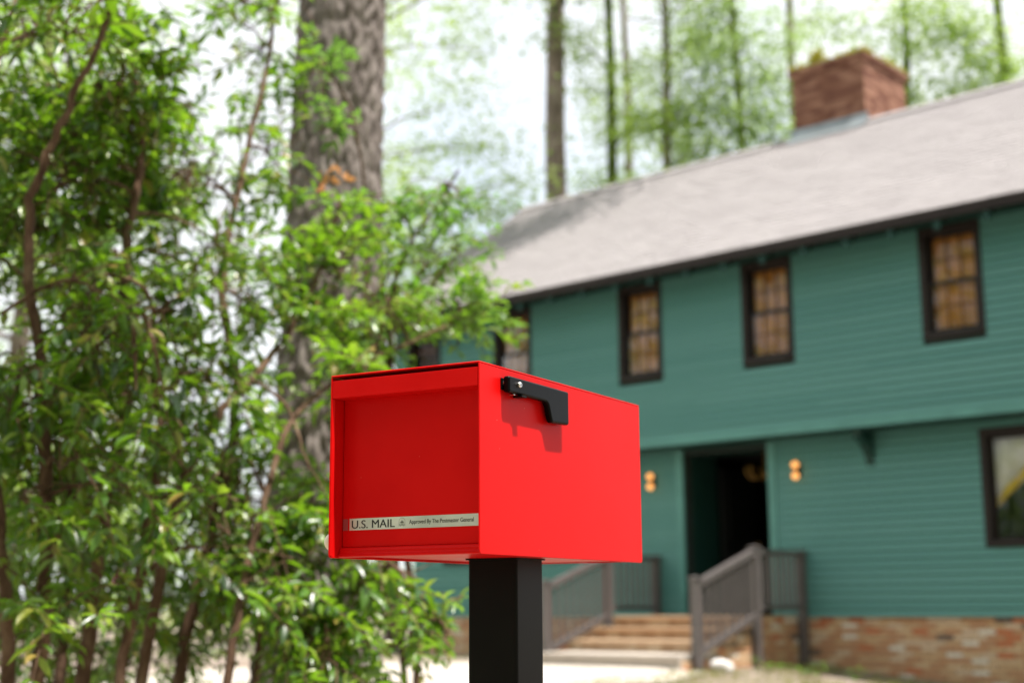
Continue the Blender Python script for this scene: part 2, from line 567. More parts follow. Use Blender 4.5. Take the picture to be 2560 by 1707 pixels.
# roof
roof = MB()
def roof_prof(off):
    return [(T_EAVE - T0, Z_EAVE + off), (T_RIDGE - T0, Z_RIDGE + off), (T_BACK - T0, Z_EAVE + off)]
a = roof_prof(-.02); b = roof_prof(-.16)
roof.prism(a + b[::-1], 0, SL - .3 - S0, SR + .3 - S0)
roof_o = roof.build('roof', M_FASCIA, house)
MB().box(H(SL - .3, T_EAVE - .03, Z_EAVE - .15), H(SR + .3, T_EAVE - .002, Z_EAVE - .015)).build('fascia', M_FASCIA, house)
MB().box(H(SL, T_UP - .040, Z_EAVE - .10), H(SR, T_UP + .019, Z_EAVE + .12)).build('eave_shade_board', M_SHADED_GREEN, house)  # dark strip added to stand for the band of shade below the eave
rt = MB().prism([(T_EAVE + .002 - T0, Z_EAVE - .275), (T_EAVE + .002 - T0, Z_EAVE - .165), (T_UP - .042 - T0, Z_EAVE - .165 + .456 * SLOPE), (T_UP - .042 - T0, Z_EAVE - .275 + .456 * SLOPE)], 0, -.04, .04).mesh('rafter_tail', M_SHADED_GREEN)
q = SL + .2
while q < SR:
    place('rafter_tail', rt, house, (q - S0, 0, 0))
    q += .61
# shingle courses: every tab a slab, joined in one stuff part because the photograph does not let one pick them apart
def build_shingles():
    vs, fs, rnd = [], [], []
    ex, w = .142, .30
    L = math.hypot(T_RIDGE - T_EAVE, Z_RIDGE - Z_EAVE)
    cu, su = (T_RIDGE - T_EAVE) / L, (Z_RIDGE - Z_EAVE) / L
    for side in (0, 1):
        rows = int(L / ex) + 1
        for r in range(rows):
            y0 = r * ex - .03
            y1 = min(y0 + ex + .05, L)
            if y0 > L - .03: continue
            s = SL - .32 + (0 if r % 2 else -w / 2) + random.uniform(-.03, .03)
            while s < SR + .3:
                sa, sb = max(s + .004, SL - .32), min(s + w - .004, SR + .32)
                s += w
                if sb - sa < .03: continue
                h0, h1 = .014 + random.uniform(0, .005), .003
                o = len(vs)
                for (y, h) in ((y0, 0), (y1, 0), (y1, h1), (y0, h0)):
                    for ss in (sa, sb):
                        t = T_EAVE + y * cu - su * h
                        z = Z_EAVE - .018 + y * su + cu * h
                        if side: t = 2 * T_RIDGE - t
                        vs.append(H(ss, t, z))
                fs += [(o + 4, o + 5, o + 7, o + 6), (o, o + 1, o + 7, o + 6), (o, o + 2, o + 4, o + 6), (o + 1, o + 3, o + 5, o + 7), (o + 2, o + 3, o + 5, o + 4)]
                rnd += [random.random()] * 5
    me = bpy.data.meshes.new('shingles')
    me.from_pydata(vs, [], fs)
    me.materials.append(M_SHINGLE)
    at = me.attributes.new('rnd', 'FLOAT', 'FACE')
    at.data.foreach_set('value', rnd)
    bm = bmesh.new(); bm.from_mesh(me); bmesh.ops.recalc_face_normals(bm, faces=bm.faces); bm.to_mesh(me); bm.free()
    tag(place('shingles', me, roof_o), kind='stuff')
build_shingles()
MB().prism([(T_RIDGE - .16 - T0, Z_RIDGE - .11 + .028), (T_RIDGE - T0, Z_RIDGE + .03), (T_RIDGE + .16 - T0, Z_RIDGE - .11 + .028), (T_RIDGE - T0, Z_RIDGE + .01)], 0, SL - .32 - S0, SR + .32 - S0).build('ridge_cap', M_SHINGLE, roof_o)

# windows
def window(s0, s1, z0, z1, t, lower=False):
    w = MB()
    c = .085
    fr = t - .03
    w.box(H(s0, fr, z0), H(s0 + c, t + .12, z1)).box(H(s1 - c, fr, z0), H(s1, t + .12, z1))
    w.box(H(s0 + c, fr, z1 - c), H(s1 - c, t + .12, z1)).box(H(s0 + c, fr - .02, z0), H(s1 - c, t + .12, z0 + c * .9))
    win = w.build('window', M_CASING, house, bevel=.004)
    a, b, lo, hi = s0 + c + .002, s1 - c - .002, z0 + c * .9 + .002, z1 - c - .002
    mid = (lo + hi) / 2
    cols = 3 if not lower else 4
    for q, (l, h, tt) in enumerate(((lo, hi, t + .05),) if lower else ((lo, mid + .018, t + .035), (mid - .018, hi, t + .075))):
        m = MB()
        f = .042
        m.box(H(a, tt, l), H(a + f, tt + .034, h)).box(H(b - f, tt, l), H(b, tt + .034, h))
        m.box(H(a + f, tt, l), H(b - f, tt + .034, l + f)).box(H(a + f, tt, h - f), H(b - f, tt + .034, h))
        m.build('sash', M_CASING, win)
        # muntins, one bar each
        ia, ib, il, ih = a + f, b - f, l + f, h - f
        for k in range(1, 0 if lower else cols):
            x = ia + (ib - ia) * k / cols
            piece_box('muntin', unit(M_MUNTIN), win, x - .009, tt + .004, il, .018, .026, ih - il)
        y = (il + ih) / 2
        for k in range(0 if lower else cols):
            x0 = ia + (ib - ia) * k / cols + (.0095 if k else 0)
            x1 = ia + (ib - ia) * (k + 1) / cols - (.0095 if k < cols - 1 else 0)
            piece_box('muntin', unit(M_MUNTIN), win, x0, tt + .006, y - .009, x1 - x0, .022, .018)
        piece_box('pane', unit(M_GLASS), win, ia - .004, tt + .014, il - .004, ib - ia + .008, .004, ih - il + .008)
    return win, (a, b, lo, hi)
blind_me = None
for i, (s0, s1) in enumerate(UPW):
    win, (a, b, lo, hi) = window(s0, s1, Z_W0, Z_W1, T_UP)
    m = MB()
    nsl = 22
    hh = (hi - lo - .01) / nsl
    for k in range(nsl):
        m.box(H(a, T_UP + .135, lo + k * hh + .002), H(b, T_UP + .141 + .003 * (k % 2), lo + (k + 1) * hh - .002))
    m.box(H(a, T_UP + .146, lo), H(b, T_UP + .15, hi))
    m.build('blind', M_BLIND, win)
for (s0, s1, z0, z1) in LOWW:
    window(s0, s1, z0, z1, T_LOW, True)

# door recess
door_t = T_LOW + .72
for s0, s1 in ((DOOR[0] - .115, DOOR[0]), (DOOR[1], DOOR[1] + .115)):
    MB().box(H(s0, T_LOW - .035, Z_FOUND + .02), H(s1, T_LOW + .018, Z_OVER - .032)).build('door_casing', M_TRIMGREEN, house, bevel=.004)
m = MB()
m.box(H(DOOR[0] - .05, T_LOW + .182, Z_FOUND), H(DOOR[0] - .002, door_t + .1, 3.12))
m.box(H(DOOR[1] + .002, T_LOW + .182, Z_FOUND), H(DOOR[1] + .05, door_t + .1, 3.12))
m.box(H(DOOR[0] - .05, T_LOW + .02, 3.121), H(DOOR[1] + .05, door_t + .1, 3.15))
m.build('entry_reveal', M_SHADED_GREEN, house)
# dark hall behind the open doorway, door swung inside
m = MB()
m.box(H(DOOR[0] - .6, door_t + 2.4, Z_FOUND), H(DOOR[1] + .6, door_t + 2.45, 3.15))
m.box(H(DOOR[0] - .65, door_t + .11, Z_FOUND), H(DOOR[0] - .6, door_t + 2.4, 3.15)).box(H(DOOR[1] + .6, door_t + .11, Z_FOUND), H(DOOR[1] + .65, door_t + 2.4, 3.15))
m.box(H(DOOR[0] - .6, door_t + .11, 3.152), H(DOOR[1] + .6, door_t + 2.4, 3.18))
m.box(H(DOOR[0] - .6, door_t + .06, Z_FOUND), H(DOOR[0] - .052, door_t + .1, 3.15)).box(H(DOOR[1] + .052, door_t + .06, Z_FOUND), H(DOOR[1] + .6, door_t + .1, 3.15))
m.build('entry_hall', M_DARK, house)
d = MB().box(H(DOOR[0] + .03, door_t + .12, Z_FOUND + .02), H(DOOR[0] + .075, door_t + 1.0, 2.95))
for z in (1.05, 1.95):
    d.box(H(DOOR[0] + .075, door_t + .25, z), H(DOOR[0] + .085, door_t + .85, z + .75))
door = d.build('door', M_DOOR, house, bevel=.004)
MB().lathe([(.0, 0), (.016, .0), (.016, .03), (.03, .045), (.028, .065), (0, .075)], 12, H(DOOR[0] + .085, door_t + .93, 1.9), 0).build('door_knob', M_BRASS, door, True)

# bracket under the overhang, its green darkened to stand for the overhang's shade
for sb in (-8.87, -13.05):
    MB().prism([(T_LOW - .012 - T0, Z_OVER - .032), (T_UP + .08 - T0, Z_OVER - .032), (T_UP + .10 - T0, Z_OVER - .10), (T_LOW - .16 - T0, Z_OVER - .20), (T_LOW - .06 - T0, Z_OVER - .33), (T_LOW - .012 - T0, Z_OVER - .46)], 0, sb - .06 - S0, sb + .06 - S0).build('bracket', M_SHADED_GREEN, house, bevel=.005)

# chimney
CH = (-11.55, -10.27, 19.45, 20.85)
CZ1 = 9.45
chim = MB().box(H(CH[0] + .02, CH[2] + .02, 7.4), H(CH[1] - .02, CH[3] - .02, CZ1 + .12)).build('chimney', M_MORTAR_DARK, house)
def brick_face(parent, me, origin, along, n_out, length, z0, z1, bl=.203, bh=.057, joint=.011, depth=.09, jit=.006, proud=.0):
    """running bond of separate bricks; origin/along in house (s,t)"""
    z = z0
    r = 0
    ax, ay = along
    while z + bh <= z1 + .002:
        p = -(bl + joint) / 2 if r % 2 else 0
        while p < length - .03:
            a, b = max(p, 0), min(p + bl, length)
            p += bl + joint
            if b - a < .03: continue
            off = random.uniform(0, jit) + proud
            o = place('brick', me, parent)
            s = origin[0] + ax * a + n_out[0] * off
            t = origin[1] + ay * a + n_out[1] * off
            o.location = H(s, t, z)
            o.rotation_euler = (0, 0, math.atan2(ay, ax))
            o.scale = (b - a, depth, bh)
        z += bh + joint
        r += 1
# a brick mesh with its outer face on local y=0 towards -y
def brick_mesh(mat): return MB().box((0, 0, 0), (1, 1, 1)).mesh('brick', mat)
BR_RED, BR_MIX, BR_TAN = brick_mesh(M_BRICK_RED), brick_mesh(M_BRICK), brick_mesh(M_BRICK_TAN)
brick_face(chim, BR_RED, (CH[0], CH[2]), (1, 0), (0, -1), CH[1] - CH[0], 8.16, CZ1)
brick_face(chim, BR_RED, (CH[1], CH[2]), (0, 1), (1, 0), CH[3] - CH[2], 8.16, CZ1)
# corbelled top courses
for k, (pr, z) in enumerate(((.03, CZ1 + .005), (.055, CZ1 + .073))):
    brick_face(chim, BR_RED, (CH[0] - pr, CH[2] - pr), (1, 0), (0, -1), CH[1] - CH[0] + 2 * pr, z, z + .06, depth=.2, jit=.003)
    brick_face(chim, BR_RED, (CH[1] + pr, CH[2] - pr + .21), (0, 1), (1, 0), CH[3] - CH[2] + 2 * pr - .21, z, z + .06, depth=.2, jit=.003)
MB().box(H(CH[0] - .03, CH[2] - .03, CZ1 + .131), H(CH[1] + .03, CH[3] + .03, CZ1 + .17)).build('chimney_cap', M_MORTAR, chim, bevel=.01)
f = MB()
f.prism([(CH[2] - .20 - T0, 8.46 - .20 * SLOPE - .03 + .02), (CH[2] - .012 - T0, 8.47), (CH[2] - .012 - T0, 8.58), (CH[2] - .022 - T0, 8.58), (CH[2] - .03 - T0, 8.48)], 0, CH[0] - .05 - S0, CH[1] + .05 - S0)
f.build('flashing', M_FLASH, chim)

# foundation: mortar wall with bricks
found = MB().box(H(SL + .02, T_LOW + .03, -.3), H(SR - .02, T_LOW + .2, Z_FOUND - .001)).build('foundation', M_MORTAR, house)
brick_face(found, BR_MIX, (-9.94, T_LOW + .012), (1, 0), (0, -1), 4.6, .10, Z_FOUND - .004)
def stuff_bricks(parent, s0, s1, t, z0, z1):
    vs, fs, rnd = [], [], []
    z = z0; r = 0
    while z < z1 - .05:
        p = s0 - (.107 if r % 2 else 0)
        while p < s1 - .03:
            a, b = max(p, s0), min(p + .203, s1)
            p += .214
            if b - a < .03: continue
            mb = MB().box(H(a, t + random.uniform(-.006, 0), z), H(b, t + .09, z + .057))
            o = len(vs)
            vs += mb.v
            fs += [tuple(i + o for i in q) for q in mb.f]
            rnd += [random.random()] * 6
        z += .068; r += 1
    me = bpy.data.meshes.new('brickwork')
    me.from_pydata(vs, [], fs)
    me.materials.append(M_BRICK)
    me.attributes.new('rnd', 'FLOAT', 'FACE').data.foreach_set('value', rnd)
    tag(place('brickwork', me, parent), kind='stuff')
stuff_bricks(found, SL + .02, -12.2, T_LOW + .012, .04, Z_FOUND - .004)
stuff_bricks(found, -9.92, SR - .02, T_LOW + .012, -.04, .095)
stuff_bricks(found, -5.32, SR - .02, T_LOW + .012, .10, Z_FOUND - .004)

# ------------------------------------------------------------------ porch with brick steps
PS0, PS1 = -12.15, -9.97
porch = empty('porch', W(-11.05, 15.3, .2), -TH)
tag(porch, 'small brick porch with three tan brick steps before the dark doorway', 'porch')
def HP(s, t, z): return (s + 11.05, t - 15.3, z - .2)
LEV = [(.435, 13.72), (.58, 14.42), (.725, 14.84), (.87, 15.26)]
core = MB()
for i, (z, t) in enumerate(LEV):
    t1 = LEV[i + 1][1] + .05 if i < 3 else T_LOW - .04
    core.box(HP(PS0 + .02, t + .10, .0 + .001 * i), HP(PS1 - .02, t1 + .1 if i < 3 else t1, z - .06 - .001 * i))
core.build('core', M_MORTAR, porch)
for i, (z, t) in enumerate(LEV):
    t1 = LEV[i + 1][1] + .02 if i < 3 else T_LOW - .02
    tr = MB().box(HP(PS0, t - .045, z - .045), HP(PS1, t1, z))
    tr.build('tread' if i < 3 else 'deck', M_BRICK_TAN if i else M_CONC, porch, bevel=.008)
    if i == 0:
        MB().box(HP(PS0 + .005, t, .1), HP(PS1 - .005, t + .099, z - .046)).build('landing_riser', M_CONC, porch)
        continue
    zb = LEV[i - 1][0] + .004
    n = 22
    wd = (PS1 - PS0) / n
    for k in range(n):
        o = place('brick', BR_TAN, porch, HP(PS0 + k * wd + .005, t + random.uniform(.0, .008), zb))
        o.scale = (wd - .01, .095, z - .047 - zb)
# right flank of the porch in running bond, stepping up with the treads
z = .10
r = 0
while z < .80:
    t0 = 13.76 if z < .33 else 14.52 if z < .48 else 14.94 if z < .62 else 15.36
    p = t0 - (.107 if r % 2 else 0)
    while p < T_LOW - .07:
        a, b = max(p, t0), min(p + .203, T_LOW - .03)
        p += .214
        if b - a < .03: continue
        o = place('brick', BR_MIX, porch, HP(PS1 + random.uniform(0, .006), a, z))
        o.rotation_euler = (0, 0, math.pi / 2)
        o.scale = (b - a, .019, .057)
    z += .068
    r += 1

# railings: sloped stair part and level part back to the wall
def railing(s, label):
    base = W(s, 13.97, 0)
    zb = gz(base.x, base.y)
    e = empty('stair_railing', (base.x, base.y, zb), -TH)
    tag(e, label, 'railing', 'railings of the porch steps')
    L = lambda ds, t, z: (ds, t - 13.97, z - zb)
    q = .05
    def post(t, z0, z1):
        o = MB().box(L(-q, t - q, z0), L(q, t + q, z1 - .03)).build('post', M_RAIL, e, bevel=.006)
        MB().add([L(-.065, t - .065, z1 - .03), L(.065, t - .065, z1 - .03), L(.065, t + .065, z1 - .03), L(-.065, t + .065, z1 - .03),
                  L(-.065, t - .065, z1 - .008), L(.065, t - .065, z1 - .008), L(.065, t + .065, z1 - .008), L(-.065, t + .065, z1 - .008), L(0, t, z1 + .012)],
                 [(3, 2, 1, 0), (0, 1, 5, 4), (1, 2, 6, 5), (2, 3, 7, 6), (3, 0, 4, 7), (4, 5, 8), (5, 6, 8), (6, 7, 8), (7, 4, 8)]).build('post_cap', M_RAIL, o)
    g = lambda t: gz(*W(s, t, 0).xy) - .05
    post(13.97, g(13.97), 1.335)
    post(15.25, g(15.25), 1.725)
    post(16.34, g(16.34), 1.70)
    def rail(name, ta, za, tb, zc, hh, wd):
        MB().add([L(x, t, z + dz) for t, z in ((ta, za), (tb, zc)) for x in (-wd, wd) for dz in (-hh, hh)],
                 [(0, 1, 3, 2), (4, 6, 7, 5), (0, 4, 5, 1), (2, 3, 7, 6), (1, 5, 7, 3), (0, 2, 6, 4)]).build(name, M_RAIL, e, bevel=.006)
    ta, tb = 13.97 + q, 15.25 - q
    zt = lambda t: 1.235 + (t - 13.97) * .335
    zl = lambda t: .44 + (t - 13.97) * .345
    rail('top_rail', ta, zt(ta), tb, zt(tb), .042, .045)
    rail('bottom_rail', ta, zl(ta), tb, zl(tb), .04, .035)
    rail('top_rail', 15.25 + q, 1.655, 16.34 - q, 1.655, .035, .045)
    rail('bottom_rail', 15.25 + q, .965, 16.34 - q, .965, .03, .03)
    n = 8
    for k in range(n):
        t = ta + (tb - ta) * (k + .5) / n
        MB().prism([(t - .021 - 13.97, zl(t - .017) + .041 - zb), (t + .021 - 13.97, zl(t + .017) + .041 - zb), (t + .021 - 13.97, zt(t + .017) - .043 - zb), (t - .021 - 13.97, zt(t - .017) - .043 - zb)], 0, -.019, .019).build('baluster', M_RAIL, e)
    for k in range(8):
        t = 15.3 + .99 * (k + .5) / 8
        MB().box(L(-.017, t - .017, .996), L(.017, t + .017, 1.619)).build('baluster', M_RAIL, e)
railing(-9.9, 'grey brown stair railing on the lamp and bracket side of the steps')
railing(-12.25, 'grey brown stair railing of the porch partly behind the black mailbox post')

# wall lamps
def wall_lamp(s, label):
    z = 2.745
    e = empty('wall_lamp', W(s, T_LOW - .014, z - .12), -TH)
    tag(e, label, 'wall lamp', 'double bulb lamps beside the entry')
    m = MB().box((-.045, -.022, .03), (.045, 0, .21))
    m.build('backplate', M_BLACK, e, bevel=.006)
    MB().tube([(0, -.02, .12), (0, -.085, .12)], [.011, .011], 8).build('arm', M_BLACK, e)
    MB().lathe([(.0, .098), (.02, .098), (.022, .105), (.022, .135), (.02, .142), (0, .142)], 12, (0, -.088, 0)).build('socket', M_BLACK, e, True)
    for sg in (1, -1):
        pr = [(.012, .022)] + [(.046 * math.sin(q * math.pi / 10) + .0005, .072 - .046 * math.cos(q * math.pi / 10)) for q in range(1, 11)]
        pr = [(r_, .12 + sg * h_) for r_, h_ in pr]
        MB().lathe(pr, 12, (0, -.088, 0)).build('bulb', M_BULB, e, True)
wall_lamp(-12.32, 'double bulb wall lamp between the red mailbox and the dark doorway')
wall_lamp(-9.93, 'double bulb wall lamp on the green wall between doorway and bracket')

# brass chandelier in the hall
ch = empty('chandelier', W(-10.85, T_LOW + .62, 3.118), -TH)
tag(ch, 'dim brass chandelier hanging inside the dark doorway', 'chandelier')
MB().tube([(0, 0, 0), (0, 0, -.28)], [.008, .008], 8).build('rod', M_BRASS, ch)
MB().lathe([(.0, -.37), (.03, -.36), (.045, -.32), (.03, -.28), (0, -.27)], 12).build('hub', M_BRASS, ch, True)
for k in range(6):
    a_ = k * math.pi / 3 + .3
    c_, s_ = math.cos(a_), math.sin(a_)
    MB().tube([(c_ * r_, s_ * r_, z_) for r_, z_ in ((.03, -.32), (.12, -.38), (.22, -.37), (.27, -.28), (.27, -.20))], [.012, .012, .012, .014, .022], 8).build('arm', M_BRASS, ch, True)

# curtain with yellow border behind the lower window
cur = empty('curtain', W(-6.9, T_LOW + .135, 1.7), -TH)
tag(cur, 'white cloth with slanting yellow border behind the lower window', 'curtain')
M_CLOTH = simple('white_cloth', (.86, .80, .72), .9, var=.06, scale=5)
M_YEL = simple('yellow_cloth', (.80, .52, .02), .9, var=.1, scale=5)
def cloth(name, mat, zf0, zf1, off):
    m = MB(); N = 24
    vs = []
    for k in range(N + 1):
        u = k / N
        for f_ in (zf0(u), zf1(u)):
            for d_ in (0, .004):
                vs.append((-.42 + u * .95, off + .014 * math.sin(u * 26) + d_, f_))
    fs = []
    for k in range(N):
        o = k * 4
        for i_, j_ in ((0, 1), (1, 3), (3, 2), (2, 0)):
            fs.append((o + i_, o + j_, o + 4 + j_, o + 4 + i_))
    fs += [(0, 1, 3, 2), (N * 4, N * 4 + 2, N * 4 + 3, N * 4 + 1)]
    m.add(vs, fs)
    m.build(name, mat, cur, True)
lowz = lambda u: min(.55 + u * .85, 1.30)
cloth('drape', M_CLOTH, lambda u: min(lowz(u) + .0, 1.30), lambda u: 1.36, .0)
cloth('yellow_border', M_YEL, lambda u: min(lowz(u) - .13, 1.29), lambda u: min(lowz(u) - .002, 1.298), .0)

# ------------------------------------------------------------------ mailbox
MW, MD, MH = .2789, .5775, .29
O_BOX = Vector((-.29205, 2.26365, 1.0772))
PX, PY, PA = .0923, .270, .0952
base = O_BOX + n_box * (PX + PA / 2) + b_box * (PY + PA / 2)
mail = empty('mailbox', (base.x, base.y, 0), -YAW_BOX)
tag(mail, 'glossy red rectangular mailbox with black flag on a charcoal post', 'mailbox')
def B(x, y, z): return (x - PX - PA / 2, y - PY - PA / 2, z + O_BOX.z)
def mbx(name, mat, boxes, bevel=.0012, segs=2):
    m = MB()
    for a, b in boxes: m.box(B(*a), B(*b))
    return m.build(name, mat, mail, bevel=bevel, segs=segs)
TK = .0028
def rounded(pts, rad, n=5):
    """round the listed corners of a polygon: pts [(x,y,r)]"""
    out = []
    N = len(pts)
    for i in range(N):
        p = Vector(pts[i][:2]); r = pts[i][2]
        if r <= 0:
            out.append(tuple(p)); continue
        a = (Vector(pts[i - 1][:2]) - p).normalized(); b = (Vector(pts[(i + 1) % N][:2]) - p).normalized()
        ang = a.angle(b)
        d = r / math.tan(ang / 2)
        c = p + (a + b).normalized() * (r / math.sin(ang / 2))
        p0, p1 = p + a * d, p + b * d
        a0 = math.atan2(p0.y - c.y, p0.x - c.x); a1 = math.atan2(p1.y - c.y, p1.x - c.x)
        while a1 - a0 > math.pi: a1 -= 2 * math.pi
        while a1 - a0 < -math.pi: a1 += 2 * math.pi
        for k in range(n + 1):
            t = a0 + (a1 - a0) * k / n
            out.append((c.x + r * math.cos(t), c.y + r * math.sin(t)))
    return out
for x0, nm in ((MW - TK, 'side_panel'), (0, 'side_panel')):
    prof = rounded([(0, 0, .006), (MD, 0, .006), (MD, MH - TK - .0004, 0), (0, MH - TK - .0004, 0)], 0)
    m = MB()
    m.prism([(B(0, y, z)[1], B(0, y, z)[2]) for y, z in prof], 0, B(x0, 0, 0)[0], B(x0 + TK, 0, 0)[0])
    m.build(nm, M_RED, mail, bevel=.0009)
# folded inner flange at the front edge of the left panel
mbx('top_panel', M_RED, [((0, .0, MH - TK), (MW, MD, MH))], .0012)
m = MB()
m.prism([B(TK + .0001, .0001, 0)[:2], B(TK + .0036, .0040, 0)[:2], B(TK + .0030, .0052, 0)[:2], B(TK + .0001, .0052, 0)[:2]], 2, B(0, 0, .003)[2], B(0, 0, .2518)[2])
m.build('side_flange', M_RED, mail, bevel=.0005)
mbx('back_panel', M_RED, [((TK + .0004, MD - TK, .002), (MW - TK - .0004, MD, MH - TK - .0005))])
mbx('bottom_panel', M_RED, [((TK + .0004, .034, .004), (MW - TK - .0004, MD - TK - .0005, .007))])
mbx('hood_lip', M_RED, [((TK + .0006, .0003, .2525), (MW - TK - .0006, .0028, .2812)), ((TK + .0006, .0045, .2525), (MW - TK - .0006, .0325, .2550))], .0008)
RW = .0325
door_p = mbx('door', M_RED, [((TK + .0012, RW, .0175), (MW - TK - .0012, RW + .0025, .2545))], .0006)
# rolled pull along the foot of the door
prof = []
for y, z in [(RW + .002, .0172), (RW - .003, .0168), (RW - .0065, .0150), (RW - .0085, .0118), (RW - .0082, .0085), (RW - .0098, .0062), (RW - .0125, .0046), (RW - .0125, .0022), (RW - .008, .0012), (RW + .002, .0012)]:
    prof.append((B(0, y, z)[1], B(0, y, z)[2]))
MB().prism(prof, 0, B(TK + .0012, 0, 0)[0], B(MW - TK - .0012, 0, 0)[0]).build('door_pull', M_RED, mail, bevel=.0008)
LX0, LZ0, LZ1 = .0178, .0438, .0622
lab = mbx('label', M_LABEL, [((LX0, RW - .0007, LZ0), (MW - TK - .002, RW - .0001, LZ1))], 0)
MB().box(B(.0048, RW - .0005, LZ0 - .0002), B(.0146, RW - .0001, LZ1 - .0003)).build('film', M_FILM, lab)
def text(body, x, z, height, width, mat, bold, name='lettering'):
    cu = bpy.data.curves.new(name, 'FONT')
    cu.body = body
    cu.size = 1
    cu.extrude = .0
    o = bpy.data.objects.new(name, cu)
    COL.objects.link(o)
    dg = bpy.context.evaluated_depsgraph_get()
    me = bpy.data.meshes.new_from_object(o.evaluated_get(dg))
    bpy.data.objects.remove(o)
    co = np.zeros(len(me.vertices) * 3)
    me.vertices.foreach_get('co', co)
    co = co.reshape(-1, 3)
    cap = .729
    x0, x1 = co[:, 0].min(), co[:, 0].max()
    new = np.empty_like(co)
    bx = B(x, RW - .00085, z)
    new[:, 0] = bx[0] + (co[:, 0] - x0) / (x1 - x0) * width
    new[:, 1] = bx[1] + co[:, 2] * 0
    new[:, 2] = bx[2] + co[:, 1] / cap * height
    me.vertices.foreach_set('co', new.reshape(-1))
    me.materials.clear()
    me.materials.append(mat)
    me.update()
    # a second pass of ink a hair to the right makes the strokes as heavy as on the sticker
    me2 = me.copy()
    new[:, 0] += bold
    new[:, 1] -= .00004
    me2.vertices.foreach_set('co', new.reshape(-1))
    bm = bmesh.new(); bm.from_mesh(me); bm.from_mesh(me2); bm.to_mesh(me); bm.free()
    bpy.data.meshes.remove(me2)
    return place(name, me, lab)
text('U.S. MAIL', .0221, .0466, .0133, .0824, M_INK, .0006)
text('Approved By The Postmaster General', .1318, .0505, .0068, .1172, M_INK, .00028)
# emblem: arch outline with a fan above two scrolls
def ribbon(mb, pts, w):
    for (x0, z0), (x1, z1) in zip(pts, pts[1:]):
        d_ = Vector((x1 - x0, z1 - z0))
        if d_.length < 1e-7: continue
        p_ = Vector((-d_.y, d_.x)).normalized() * w / 2
        q = [(x0 + p_.x, z0 + p_.y), (x1 + p_.x, z1 + p_.y), (x1 - p_.x, z1 - p_.y), (x0 - p_.x, z0 - p_.y)]
        mb.add([B(a_, RW - .00085, b_) for a_, b_ in q], [(0, 1, 2, 3)])
em = MB()
ex, ez = .1184, .0532
arch = [(ex - .0058, ez - .0058)] + [(ex + .0058 * math.cos(math.pi - k * math.pi / 14), ez + .0012 + .0058 * math.sin(math.pi - k * math.pi / 14)) for k in range(15)] + [(ex + .0058, ez - .0058)]
ribbon(em, arch, .0004)
for sg in (1, -1):
    sp = []
    for k in range(26):
        a_ = k / 25 * 3.4 * math.pi
        r_ = .0024 * (1 - k / 34)
        sp.append((ex + sg * (.0028 - r_ * math.cos(a_)), ez - .0034 + r_ * math.sin(a_) * -1))
    ribbon(em, [(ex + sg * .0004, ez + .0035)] + sp, .00055)
    for q in (.001, .0026, .0042):
        ribbon(em, [(ex, ez - .0012), (ex + sg * q * .6, ez + .0022 - q * .25), (ex + sg * q, ez - .0006)], .0007)
ribbon(em, [(ex, ez - .0015), (ex, ez + .0034)], .0008)
em.build('emblem', M_GREYINK, lab)

# flag on the right side
fl = rounded([(.0635, .2490, .004), (.0635, .2745, .004), (.2638, .2738, .0035), (.2640, .2182, .0045), (.2035, .2162, .007), (.1905, .2482, .013)], 0)
flag = MB()
flag.prism([(B(0, y, z)[1], B(0, y, z)[2]) for y, z in fl], 0, B(MW + .0042, 0, 0)[0], B(MW + .0156, 0, 0)[0])
flag_o = flag.build('flag', M_BLACK, mail, bevel=.0036, segs=4, smooth=False)
def screw(parent, x, y, z, r, h):
    m = MB().lathe([(0, 0), (r, 0), (r, h * .6), (r * .75, h), (r * .45, h), (r * .42, h * .5), (0, h * .5)], 16, B(x, y, z), 0)
    return m.build('screw', M_STEEL, parent, smooth=False)
screw(flag_o, MW + .0156, .0935, .2635, .0048, .0042)
br = mbx('flag_bracket', M_BLACK, [((MW + .0001, .0625, .2530), (MW + .003, .128, .2720))], .0012)
screw(br, MW + .003, .0695, .2640, .0042, .004)
screw(br, MW + .003, .1200, .2600, .0040, .003)
mbx('pivot_block', M_BLACK, [((MW + .0031, .0965, .2445), (MW + .0195, .1125, .2475))], .0008)
mbx('stop_pin', M_STEEL, [((MW + .0031, .0815, .2462), (MW + .0135, .0860, .2478))], .0006)
# pale round knob that sticks out of the far side panel
kx, ky, kz = -.0140, .03, .0262
MB().lathe([(.004, -.006), (.004, 0)], 10, B(-.0004, ky, kz), 0).build('knob_stem', M_STEEL, mail)
MB().lathe([(.0145 * math.sin(q * math.pi / 14) + .0002, -.0145 * .85 * math.cos(q * math.pi / 14)) for q in range(15)], 20, B(kx, ky, kz), 0).build('side_knob', M_CAP, mail, smooth=True)
# post
m = MB()
r_ = .006
pr = rounded([(-PA / 2, -PA / 2, r_), (PA / 2, -PA / 2, r_), (PA / 2, PA / 2, r_), (-PA / 2, PA / 2, r_)], 0, 4)
m.prism(pr, 2, -.05, O_BOX.z + .001)
post = m.build('post', M_POST, mail)
MB().box((-.05, -.05, O_BOX.z + .0011), (.05, .05, O_BOX.z + .0038)).build('mounting_plate', M_POST, mail)

# ------------------------------------------------------------------ vegetation
LEAF_V = np.array([(0, 0, 0), (.32, -.36, .10), (.32, 0, .0), (.32, .36, .10), (.68, -.30, .06), (.68, 0, -.04), (.68, .30, .06), (1, 0, -.14)])
LEAF_F = [(0, 1, 2), (0, 2, 3), (1, 4, 5, 2), (2, 5, 6, 3), (4, 7, 5), (5, 7, 6)]
QUAD_V = np.array([(0, 0, 0), (.5, -.32, .05), (1, 0, 0), (.5, .32, .05)])
QUAD_F = [(0, 1, 2, 3)]

